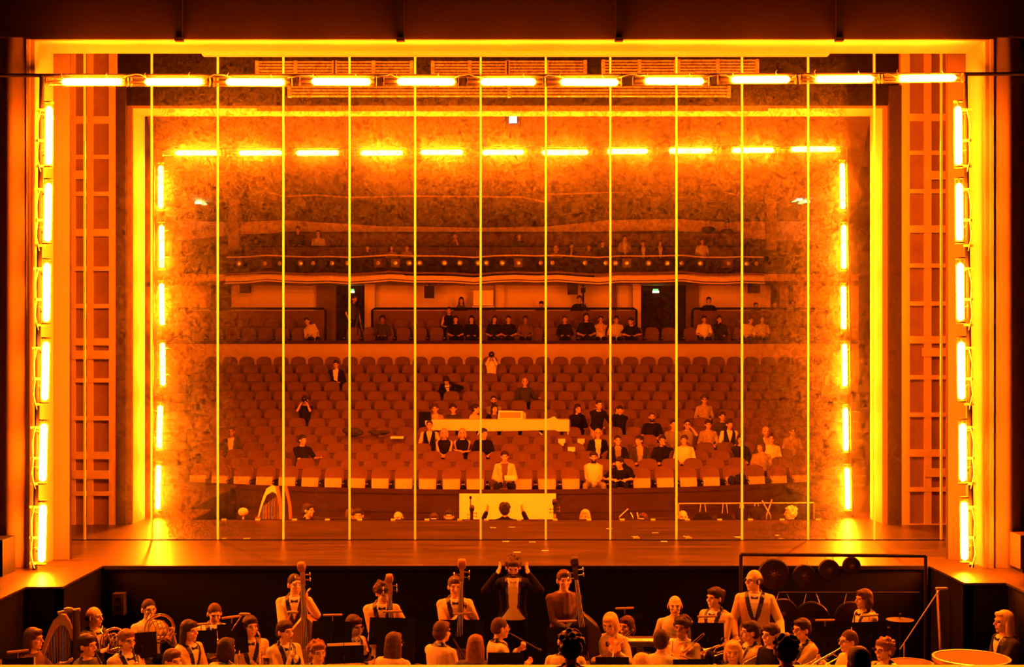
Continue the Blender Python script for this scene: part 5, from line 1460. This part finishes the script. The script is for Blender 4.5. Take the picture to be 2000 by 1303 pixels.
def bassist(px, py, label, ilabel, bx, tilt, scroll_y, yaw=8, wood=WOOD, **kw):
    P = mus(px, py, label, Y=19.0, pose='stand', yaw=yaw, **kw)
    o = P['o'].location; s = 1.12
    foot = Vector((o.x + bx, o.y - .42, PITZ)); top = W(px + tilt, scroll_y, o.y - .30)
    d = top - foot; L = d.length; q = d.to_track_quat('Z', 'Y').to_matrix().to_4x4()
    up = d.normalized(); yv = Vector((0, 1, 0)); yv = (yv - up * yv.dot(up)).normalized(); xv = yv.cross(up)
    Rz = Matrix((xv, yv, up)).transposed().to_4x4() @ Matrix.Rotation(R(kw.get('tw', 0)), 4, 'Z')
    return string_instrument('double_bass', Matrix.Translation(foot) @ Rz, L / 2.09, ilabel, 'double bass', wood)
bassist(575, 1122, 'leftmost double bass player, cropped hair and bow tie', 'leftmost double bass, held by the player with cropped hair', .30, 17, 1096, hair='crop', hc='dark', rh=(.16, -.30, .50), lh=(-.08, -.38, .0), hyaw=20, rdir=(0, -.3, .9), **BJ)
P = mus(617, 1253, 'person with long curly reddish hair low in front of the left double bass', Y=17.0, yaw=30, hair='curly', hc='red', **BJ)
P = mus(683, 1201, 'brown-haired person in a beige jacket playing a flute, second rank', yaw=48, hyaw=8, hair='short', hc='brown', hpitch=12, Y=18.6, **BJ, **CLAR)
wind('flute', mouth(P, 56) + Vector((.04, 0, .05)), (-.45, -.1, -.9), .6, .013, .013, .014, SILV, 'bright flute held slanting by the brown-haired player', 'flute')
bassist(745, 1136, 'double bass player with tousled brown hair and head lowered', 'second double bass from the left, half hidden by a dark stand', .24, 17, 1120, hair='wild', hc='brown', rh=(.30, -.32, .20), lh=(-.02, -.36, .05), hyaw=22, hpitch=18, **BJ)
P = mus(765, 1238, 'person with long straight brown hair seen from behind', Y=17.1, yaw=150, hair='long', hc='brown', glasses=True, **BJ)
P = mus(858, 1216, 'person with short brown hair seen from behind with a clarinet', Y=17.6, yaw=140, hair='short', hc='brown', rh=(-.16, -.35, .2), **BJ)
wind('clarinet', Vector(P['head']) + Vector((.15, .0, -.10)), (.45, .1, -.8), .62, .012, .013, .032, EBON, 'black clarinet of the musician seen from behind left of the conductor', 'clarinet')
bassist(888, 1126, 'double bass player with short hair left of the conductor', 'third double bass from the left, scroll above the stage edge', .06, 15, 1090, hair='short', hc='brown', rh=(.12, -.30, .46), lh=(-.10, -.38, .02), wood=WOOD, **BJ)
P = mus(927, 1243, 'person with long dark red hair seen from behind, left of the bald oboist', Y=17.1, yaw=165, hair='long', hc='red', style='sweater', top='charcoal')
P = mus(969, 1208, 'bald person with glasses in profile playing the oboe', Y=17.9, yaw=100, hyaw=10, hair='crop', hc='brown', glasses=True, rh=(.03, -.27, .36), lh=(-.02, -.34, .20), curl=60, **BJ)
wind('oboe', mouth(P, 105), wdir(100, (0, -.85, -.5)), .50, .010, .011, .024, EBON, 'black oboe of the bald musician in front of the conductor', 'oboe')
# the conductor
mus(1002, 1085, 'conductor in a black tailcoat and white waistcoat with both hands beside the head', Y=18.9, pose='stand', yaw=0, hair='curly', hc='brown', style='tails', top='black', shirt='white', beard=True, hpitch=20,
    rh=(.20, -.16, .55), lh=(-.21, -.16, .55), rdir=(-.35, -.05, 1), ldir=(.45, -.05, .9), relbow=(.35, .1, -.9), lelbow=(-.35, .1, -.9), curl=22, voxel=.008)
P = bassist(1100, 1114, 'smiling double bass player in a brown sweater, hand at the mouth', 'double bass right of the conductor, body leaning right', .36, 20, 1086, wood=DWOOD, hair='short', hc='brown', style='sweater', top='brown', rh=(.02, -.15, .50), lh=(.0, -.30, .06), yaw=10, fat=1.05)
P = mus(1104, 1234, 'bald round head seen from behind right of the conductor', Y=17.3, yaw=170, hair='none', hc='grey', style='jacket', top='beige')
P = mus(1197, 1195, 'fair grey-haired violinist in a light jacket looking down', yaw=-28, hair='bob', hc='blond', hpitch=18, style='shirt', top='cream', rh=(.20, -.34, .34), lh=(-.08, -.30, .22), curl=45)
def violin_at(P, side, label, blabel, ang=-35, s=.34, blen=.62):
    c = Vector(P['sh%d' % side]) * .6 + Vector(P['head']) * .4 + wdir(math.degrees(P['o'].rotation_euler.z), (0, -.10, -.05))
    hd = Vector(P['hand%d' % side]); d = (hd - c).normalized()
    yv = Vector((0, .35, -1)); yv = (yv - d * yv.dot(d)).normalized(); xv = yv.cross(d)
    M = Matrix.Translation(c) @ Matrix((xv, yv, d)).transposed().to_4x4()
    string_instrument('violin', M, s, label, 'violin', endpin=0, depth=.16)
    h2 = Vector(P['hand%d' % -side]); bow(h2, h2 + (c + d * .2 - h2).normalized() * blen + Vector((0, 0, .05)), blabel)
violin_at(P, 1, 'violin of the fair grey-haired violinist', 'bow of the fair grey-haired violinist')
P = mus(1228, 1204, 'dark brown head just behind the fair violinist', Y=19.3, yaw=-40, hair='bob', hc='brown', style='sweater', top='charcoal')
P = mus(1318, 1162, 'person with a receding hairline in a light shirt, facing the front', Y=19.2, yaw=-6, hair='balding', hc='brown', style='shirt', top='cream', lean=8)
P = mus(1335, 1205, 'dark-haired person in front of the one with the receding hairline', Y=18.1, yaw=-30, hair='curly', hc='dark', style='shirt', top='cream', skin='dark', rh=(.10, -.30, .30), lh=(-.10, -.32, .22))
violin_at(P, 1, 'violin held by the dark-haired person right of centre', 'long bow of the dark-haired violinist right of centre')
P = mus(1290, 1233, 'dark-haired violinist from behind holding the neck upwards right', Y=17.2, yaw=150, hair='short', hc='dark', style='shirt', top='cream', rh=(-.30, -.30, .34), lh=(.0, -.34, .22))
violin_at(P, 1, 'dark violin with a slanting neck in front of the shirted people', 'bow of the violinist seen from behind right of centre', s=.42)
P = mus(1250, 1279, 'streaky blond head top at the bottom edge right of centre', Y=16.5, yaw=150, hair='short', hc='blond', style='shirt', top='cream')
P = mus(1401, 1148, 'smiling person with tied dark hair in beige jacket looking left', Y=19.0, yaw=-40, hyaw=-15, hair='bun', hc='dark', rh=(.05, -.32, .05), lh=(-.08, -.30, .02), H=1.8, **BJ)
trumpet('trumpet', W(1398, 1282, 18.3), (.8, -.2, .35), 'small brass trumpet on the lap of the smiling tied-hair person')
P = mus(1432, 1252, 'blond person facing the front low in front of the standing musician', Y=17.1, yaw=-12, hair='bob', hc='blond', style='sweater', top='charcoal')
P = mus(1475, 1113, 'tall standing person, balding with glasses, bow tie, looking left', Y=19.1, pose='stand', yaw=-14, hyaw=-45, hair='balding', hc='dark', glasses=True, H=1.85, fat=1.08, rh=(.33, -.28, .02), lh=(-.22, -.28, .0), **BJ)
# the cloth in his hand
f = MB(); o = P['hand1']; rs = []
for z, w_, dy in ((.04, .05, 0), (0, .13, -.03), (-.12, .18, -.05), (-.25, .20, -.04), (-.38, .16, -.02)):
    rs.append(np.array([(w_ * math.cos(t) + .06 * (z < -.1), dy + .05 * math.sin(t) + .018 * math.cos(5 * t), z) for t in np.linspace(0, 2 * PI, 19)[:-1]]))
f.rings(rs); tag(f.obj('cloth', mat('yellowish cloth', (.85, .75, .5), .8), loc=o + np.array((.05, -.06, .0))), 'bright white cloth hanging from the hand of the tall standing musician', 'cloth')
P = mus(1473, 1214, 'dark-haired trumpet player with a ponytail in profile to the left', Y=17.9, yaw=-80, hair='pony', hc='dark', rh=(-.10, -.28, .44), lh=(.10, -.30, .42), curl=55, **BJ)
trumpet('trumpet', mouth(P, -80), wdir(-72, (0, -.95, -.28)), 'brass trumpet of the ponytailed player', .55)
P = mus(1512, 1219, 'dark-haired head between the ponytail player and the white cloth', Y=17.35, yaw=-60, hair='short', hc='dark', style='sweater', top='black')
P = mus(1572, 1209, 'person with glasses in a beige jacket playing trombone, right', Y=18.0, yaw=-62, hair='short', hc='dark', glasses=True, rh=(-.05, -.32, .38), lh=(.10, -.36, .30), curl=55, **BJ)
trumpet('trombone', mouth(P, -62), wdir(-66, (0, -.95, -.32)), 'brass trombone of the musician with glasses behind the black silhouette', .55, True)
P = mus(1694, 1152, 'young person with bowl haircut in profile to the left, near the gongs', Y=19.0, yaw=-75, hair='bob', hc='brown', rh=(-.05, -.30, .12), lh=(.10, -.32, .10), H=1.7, **BJ)
P = mus(1665, 1232, 'grey-cropped person with glasses playing trombone, far right group', Y=17.4, yaw=-75, hair='crop', hc='brown', glasses=True, rh=(-.05, -.32, .38), lh=(.10, -.38, .28), curl=55, style='shirt', top='cream')
trumpet('trombone', mouth(P, -75), wdir(-70, (0, -.92, -.38)), 'long brass trombone slanting down left of the curly person', .6, True)
P = mus(1733, 1248, 'curly-haired person with glasses, lowest of the right group', Y=17.1, yaw=-60, hair='curly', hc='red', glasses=True, style='jacket', top='beige')
P = mus(1968, 1194, 'timpanist with long wavy blond hair in profile at the right edge', Y=18.2, yaw=-80, hair='long', hc='blond', style='jacket', top='charcoal', rh=(.05, -.35, .05), lh=(-.05, -.3, .0), H=1.85)
# dark heads of listeners in front of the pit
for px, py, hr, lab in ((1115, 1237, 'curly', 'black silhouetted curly head poking up right of the conductor'), (1537, 1243, 'curly', 'large black silhouetted head in front of the right-hand brass players'), (1680, 1268, 'short', 'black silhouetted head low at the right, in front of the trombonist')):
    Y = 11.5; H = 1.75 * 1.04; hh = head_height('sit', H, .45)
    x = (px - X0) * Y / F; z = W(0, py, Y).z - hh
    person((x, Y, z), 180, 'sit', H, label=lab, hair=hr, hc='dark', style='sweater', top='black', sit_h=.45)
    f = MB(); f.box((-.25, -.22, z + .02), (.25, .25, z + .42)); f.box((-.25, -.30, z + .02), (.25, -.20, z + .95)); tag(f.obj('listener_seat', SEATM, loc=(x, Y, 0)), 'seat under the ' + lab, 'seat')
flush()

# ------------------------------------------------------------------ risers, podium and chairs
RM = BLACK
for i, (x, y, z) in enumerate(RISERS):
    f = MB(); f.box((x - .3, y - .5, PITZ), (x + .3, y + .25, z - .01)); struct('trim_riser_%d' % i, f, RM)
def make_chair():
    root = empty('orchestra_chair', (0, 0, 0), 0, 'x', 'chair', 'orchestra chairs')
    f = MB(); f.box((-.21, -.24, .43), (.21, .20, .48)); f.obj('seat', CL['charcoal'], root)
    f = MB(); f.box((-.21, .20, .62), (.21, .24, .90)); f.obj('backrest', CL['charcoal'], root)
    for sx in (-1, 1):
        for y in (-.2, .2):
            f = MB(); f.tube([(sx * .19, y, 0), (sx * .19, y, .44)], .012, 6); f.obj('leg', PIPE, root)
        f = MB(); f.tube([(sx * .19, .2, .44), (sx * .19, .23, .9)], .012, 6); f.obj('back_post', PIPE, root)
    return root
ch0 = make_chair()
for i, (x, y, z, yaw, lab) in enumerate(CHAIRS):
    c = ch0 if i == 0 else copy_tree(ch0)
    c.location = (x, y, z); c.rotation_euler = (0, 0, R(yaw)); c['label'] = 'black chair under the ' + ' '.join(lab.replace(',', '').split()[:11])

# ------------------------------------------------------------------ stands, harp, gongs, drums
music_stand(277, 1236, 17.4, 'small dark tilted music stand below the large french horn', .38, .32, 25, pages=False)
music_stand(393, 1232, 18.3, 'dark music stand just left of the tall slanting microphone', .42, .30, 10, lamp=True)
music_stand(455, 1218, 18.0, 'dark tilted music stand in front of the saxophone player', .40, .40, 28, lamp=True)
music_stand(648, 1214, 18.2, 'wide dark music stand right of the left double bass', .55, .34, -6, lamp=True)
music_stand(672, 1262, 17.2, 'low music stand below the brown-haired flute player', .50, .22, 10, pages=True)
music_stand(765, 1207, 18.3, 'very wide dark music stand hiding the second double bass', .62, .36, -6, lamp=True)
music_stand(772, 1250, 17.4, 'low dark music stand in front of the long-haired person', .5, .25, -10)
music_stand(903, 1211, 18.4, 'wide black music stand under the third double bass', .60, .38, 0, lamp=True)
music_stand(988, 1275, 16.9, 'low black music stand directly in front of the conductor', .46, .28, 0)
music_stand(1108, 1226, 18.3, 'black music stand in front of the smiling bass player', .55, .36, 0, lamp=True)
music_stand(1196, 1284, 16.9, 'low black music stand in front of the fair violinist', .42, .25, 0)
music_stand(1220, 1200, 19.3, 'unused tall music stand with lamp against the black wall', .5, .06, 0, lamp=True)
music_stand(1382, 1217, 18.0, 'black music stand in front of the smiling tied-hair person', .44, .36, -4, lamp=True)
music_stand(1350, 1288, 16.9, 'low black music stand right of the violinists', .45, .24, 5)
music_stand(1612, 1224, 18.6, 'black music stand left of the bowl haircut person', .40, .38, -8, lamp=True)
music_stand(1700, 1215, 18.2, 'black music stand with bright lamp in front of the bowl haircut person', .50, .34, 8, lamp=True)
music_stand(35, 1286, 17.0, 'low music stand at the bottom left corner', .38, .30, 20, pages=True, lamp=True)
music_stand(18, 1205, 19.0, 'tall music stand at the left picture edge', .34, .08, 0, lamp=True)
def mic(px0, py0, px1, py1, Y, label):
    a = W(px0, py0, Y); b = W(px1, py1, Y - .2)
    root = empty('microphone_stand', (a.x, Y, PITZ), 0, label, 'microphone stand'); A = a - root.location; B = b - root.location
    f = MB(); f.tube([(0, 0, .05), (A.x, 0, A.z)], .012, 7); f.obj('pole', METAL, root)
    f = MB(); f.tube([B, A * 1.0, A + (A - B) * .12], .009, 7); f.obj('boom', METAL, root)
    f = MB(); f.lathe([(.008, -.05), (.020, -.03), (.020, .08), (.012, .1)], 10, 'x', B); f.obj('microphone', LAMPM, root)
    for q in range(3):
        f = MB(); an = q * 2.09; f.tube([(0, 0, .12), (.3 * math.cos(an), .3 * math.sin(an), .01)], .009, 6); f.obj('leg', PIPE, root)
mic(440, 1250, 474, 1200, 18.1, 'thin microphone stand slanting up beside the saxophone player')
mic(556, 1232, 568, 1196, 18.4, 'small microphone on a stand in front of the left bass player')
mic(1766, 1256, 1836, 1150, 18.0, 'tall bright microphone boom slanting up on the right of the pit')
f = MB(); f.tube([W(1831, 1154, 18.1), W(1838, 1290, 18.1), Vector((W(1838, 0, 18.1).x, 18.1, PITZ))], .022, 8); f.cbox(W(1835, 1150, 18.1), (.10, .05, .03)); tag(f.obj('upright_pole', METAL), 'bright upright steel pole beside the tall microphone boom', 'pole')
# harp on the left
p = W(115, 1190, 17.6); root = empty('harp', (W(110, 0, 17.6).x, 17.6, PITZ), 0, 'large concert harp standing at the left end of the pit', 'harp')
def hp2(px, py, dy=0): q = W(px, py, 17.6); return (q.x - root.location.x, dy, q.z - PITZ)
f = MB(); f.tube([hp2(148, 1192), hp2(150, 1250), hp2(152, 1303), hp2(152, 1400)], [.045, .05, .05, .055], 10); f.obj('column', HARPW if False else DWOOD, root)
nk = [(76, 1303), (80, 1285), (88, 1262), (97, 1238), (106, 1220), (118, 1209), (128, 1210), (136, 1222), (141, 1240)]
f = MB(); f.rings([np.array([(x - .0, -.035, z - .075), (x, .035, z - .075), (x, .035, z + .06), (x, -.035, z + .06)]) for x, _, z in [hp2(*q) for q in nk]]); f.obj('neck', HARPW, root)
f = MB(); f.tube([hp2(70, 1300), hp2(66, 1340), hp2(92, 1420), hp2(140, 1440)], [.05, .08, .12, .13], 10); f.obj('soundboard', HARPW, root)
f = MB()
for i in range(18):
    t = i / 17; a = hp2(88 + 48 * t, 1268 - 48 * math.sin(t * 2.2), -.01); b = hp2(80 + 60 * t, 1330 + 100 * t, -.01); f.tube([a, b], .0022, 4)
f.obj('strings', STRING, root)
f = MB(); q = hp2(137, 1193); f.tube([(q[0] - .16, 0, q[2] - .03), (q[0] + .13, 0, q[2] + .015)], .022, 8); f.ell((q[0] - .02, 0, q[2] + .02), (.07, .03, .025)); f.obj('crown', LAMPM, root)
# gong frame
Yg = 19.35
def gp(px, py, dy=0): return W(px, py, Yg + dy)
gf = empty('gong_rack', (gp(1628, 0).x, Yg, PITZ), 0, 'black steel frame carrying the gongs at the right of the pit', 'gong frame')
def loc(v): return Vector(v) - gf.location
for a, b in (((1447, 1083), (1808, 1086)), ((1447, 1083), (1447, 1340)), ((1808, 1086), (1808, 1340)), ((1520, 1158), (1796, 1158))):
    f = MB(); va, vb = loc(gp(*a)), loc(gp(*b)); vb.z = max(vb.z, 0); f.tube([va, vb], .026 if a[1] < 1100 else .012, 8); f.obj('bar' if a[1] == b[1] or b[1] < 1100 else 'upright', PIPE, gf)
GONG = mat('dark gong bronze', (.016, .008, .004), .45, metal=.3, spec=.2, noise=.5, nscale=12)
def gong(px, py, r, ytop, label, boss=True):
    c = gp(px, py, -.05); rm = r / 136.0
    g = empty('gong', c, 0, label, 'gong')
    f = MB(); f.lathe([(rm * .02, -.02), (rm * .5, -.015), (rm * .93, -.005), (rm, .02), (rm, .05), (rm * .95, .05), (rm * .9, .02), (rm * .02, .0)], 36, 'y'); f.obj('disc', GONG, g)
    f = MB()
    f.lathe([(.002, -.045), (rm * .12, -.04), (rm * .18, -.015)], 16, 'y'); f.obj('boss', mat('bright gong boss', (.07, .035, .016), .4, metal=.4, spec=.2), g)
    if boss:
        f = MB()
        for i in range(8):
            a = i * PI / 4; f.prism([(rm * .2 * math.cos(a - .3), rm * .2 * math.sin(a - .3)), (rm * .40 * math.cos(a), rm * .40 * math.sin(a)), (rm * .2 * math.cos(a + .3), rm * .2 * math.sin(a + .3))], -.024, -.014)
        f.obj('star', mat('bright gong boss', (.07, .035, .016)), g, smooth=False)
    for s in (-1, 1):
        f = MB(); f.tube([(s * rm * .45, .02, rm * .86), (s * rm * .25, .05, gp(px, ytop).z - c.z)], .005, 5); f.obj('cord', STRING, g)
gong(1512, 1123, 31, 1083, 'largest gong hanging from the upper bar, leftmost')
gong(1571, 1126, 23, 1084, 'second gong on the upper bar, right of the largest one')
gong(1620, 1114, 21, 1085, 'third gong on the upper bar')
gong(1664, 1106, 18, 1085, 'smallest gong on the upper bar, rightmost')
gong(1530, 1200, 30, 1158, 'dim gong on the lower bar behind the tall standing musician', False)
gong(1586, 1212, 36, 1158, 'large dim gong on the lower bar, middle', False)
gong(1665, 1212, 36, 1158, 'large dim gong on the lower bar behind the bowl haircut person', False)
# timpani and cymbals
def timp(px, py, r, Y, label):
    c = W(px, py, Y); g = empty('timpani', (c.x, Y, PITZ), 0, label, 'timpani'); H = c.z - PITZ
    f = MB(); f.lathe([(.02, H - .5), (r * .55, H - .46), (r * .85, H - .3), (r * .97, H - .1), (r, H)], 30); f.obj('kettle', mat('copper kettle', (.45, .2, .08), .3, metal=.8), g)
    f = MB(); f.lathe([(r * .96, H), (r * .96, H + .012), (.01, H + .012)], 30); f.obj('drumhead', mat('drum skin', (.12, .08, .05), .8, spec=.15), g)
    f = MB(); f.lathe([(r * 1.03, H - .03), (r * 1.03, H + .02), (r * .96, H + .02), (r * .96, H - .03), (r * 1.03, H - .03)], 30, cap=False); f.obj('hoop', METAL, g)
    for q in range(3):
        f = MB(); an = q * 2.09; f.tube([(r * .8 * math.cos(an), r * .8 * math.sin(an), H - .3), (r * .75 * math.cos(an), r * .75 * math.sin(an), .01)], .018, 6); f.obj('leg', PIPE, g)
timp(1897, 1287, .46, 16.9, 'large timpani with pale skin at the bottom right')
timp(1778, 1297, .28, 17.4, 'small pale drum partly hidden at the bottom, left of the timpani')
c = W(1758, 1209, 18.6); g = empty('cymbal', (c.x, 18.6, PITZ), 0, 'thin cymbal on a stand left of the microphone boom', 'cymbal'); H = c.z - PITZ
f = MB(); f.lathe([(.19, H - .01), (.10, H + .004), (.03, H + .012), (.002, H + .03), (.002, H + .02), (.03, H + .002), (.10, H - .006)], 26); f.obj('plate', GONG, g)
f = MB(); f.tube([(0, 0, .02), (0, 0, H + .07)], .010, 6); f.ell((0, 0, H + .06), (.018, .018, .02)); f.obj('stand', PIPE, g)
# keyboard between the violinists
p = W(1270, 1250, 18.5); g = empty('keyboard', (p.x, 18.5, PITZ), 0, 'dark keyboard instrument behind the fair violinist', 'keyboard'); H = p.z - PITZ
f = MB(); f.box((-.62, -.15, H - .06), (.42, .25, H)); f.obj('case', mat('dark case', (.05, .03, .02), .4), g, smooth=False)
f = MB()
for i in range(34): f.box((-.56 + i * .028, -.14, H), (-.536 + i * .028, .02, H + .014))
f.obj('keys', WHITE, g, smooth=False)
for s in (-.5, .35): f = MB(); f.box((s - .02, 0, 0), (s + .02, .06, H - .06)); f.obj('leg', PIPE, g, smooth=False)
# reflected harp and gongs over the far stage edge, built a second time
Y = 28.5; o0 = W(535, 1020, Y); g = empty('harp', (o0.x, Y, PITZ), 0, 'reflected pale harp neck rising over the far stage edge on the left', 'harp')
def h3(px, py, dy=0): q = W(px, py, Y); return (q.x - o0.x, dy, q.z - PITZ)
f = MB(); f.rings([np.array([(x, -.03, z - .10), (x, .03, z - .10), (x, .03, z + .04), (x, -.03, z + .04)]) for x, _, z in [h3(*q) for q in ((504, 1012), (508, 995), (514, 975), (521, 958), (532, 951), (540, 955), (544, 968))]]); f.obj('neck', mat('pale harp neck', (.75, .55, .3), .5), g)
f = MB(); f.tube([h3(541, 950), h3(548, 985), h3(556, 1100)], .045, 8); f.tube([h3(558, 950), h3(566, 985), h3(572, 1100)], .035, 8); f.tube([h3(504, 1010), h3(500, 1100)], .06, 8); f.obj('column', WOOD, g)
f = MB()
for i in range(12): f.tube([h3(512 + 3 * i, 990 - 2.2 * i), h3(512 + 3 * i, 1100)], .004, 4)
f.obj('strings', STRING, g)
p = W(475, 1000, 28.2); f = MB(); f.ell((0, 0, 0), (.11, .10, .09)); f.tube([(0, 0, -.05), (0, 0, PITZ - p.z)], .02, 6); tag(f.obj('timpani_mallet', mat('pale felt', (.6, .4, .2), .8), loc=p), 'round pale object left of the far harp neck', 'drum')
for px, py, r, lab in ((1373, 1020, 20, 'far gong left'), (1416, 1020, 17, 'far gong middle'), (1449, 1006, 13, 'far gong right'), (1478, 1002, 13, 'faint far gong')):
    c = W(px, py, 28.2); g = empty('gong', c, 0, 'reflected dark gong rim showing over the far stage edge, ' + lab.replace('far gong', '').replace('faint', 'faint one by the stands').strip(), 'gong'); rm = r / 93.6
    f = MB(); f.lathe([(rm * .02, -.02), (rm * .9, -.015), (rm, .02), (rm, .05), (rm * .02, .02)], 28, 'y'); f.obj('disc', GONG, g)
    for s in (-1, 1): f = MB(); f.tube([(s * rm * .3, .02, rm), (s * rm * .2, .02, W(px, 984, 28.2).z - c.z)], .008, 5); f.obj('cord', STRING, g)
p = W(1460, 984, 28.25); f = MB(); f.tube([W(1325, 984, 28.25), W(1590, 982, 28.25)], .016, 7)
for px in (1325, 1590): q = W(px, 984, 28.25); f.tube([q, (q.x, q.y, PITZ)], .02, 6)
tag(f.obj('gong_rack', METAL), 'thin pale gong frame over the far stage edge on the right', 'gong frame')
for i, (px, py, qx, qy) in enumerate(((1210, 1010, 1227, 994), (1231, 1001, 1236, 1011), (1244, 1001, 1246, 1011), (1488, 978, 1505, 1008), (1508, 975, 1497, 1008))):
    f = MB(); a = W(px, py, 27.8); b = W(qx, qy, 27.8); lo = a if a.z < b.z else b; f.tube([a, b], .016, 6); f.tube([lo, (lo.x, lo.y, PITZ)], .01, 6)
    tag(f.obj('drumstick', METAL), ['pale slanting rod over the far stage edge, right of the white sheet', 'short pale rod beside the slanting rod at the far stage edge', 'shortest pale rod, nearly upright, at the far stage edge', 'slanting pale stand leg near the pale-haired far head', 'second slanting pale stand leg near the pale-haired far head'][i], 'rod')
for px, py, lab in ((922, 1004, 'dark bass scroll in front of the left part of the white sheet'), (1083, 992, 'dark curled bass scroll in front of the right end of the white sheet')):
    c = W(px, py, 27.7); M = Matrix.Translation((c.x, 27.7, PITZ)); string_instrument('double_bass', M, (c.z - PITZ + .15) / 2.05, lab, 'double bass', DWOOD)
for px, lab in ((919, 'thin dark microphone stand before the left part of the white sheet'), (1094, 'thin dark stand at the right end of the white sheet')):
    a = W(px, 972, 28.4); f = MB(); f.tube([a, (a.x, a.y, PITZ)], .012, 6); f.ell(a, (.03, .03, .04)); tag(f.obj('microphone_stand', PIPE), lab, 'microphone stand')
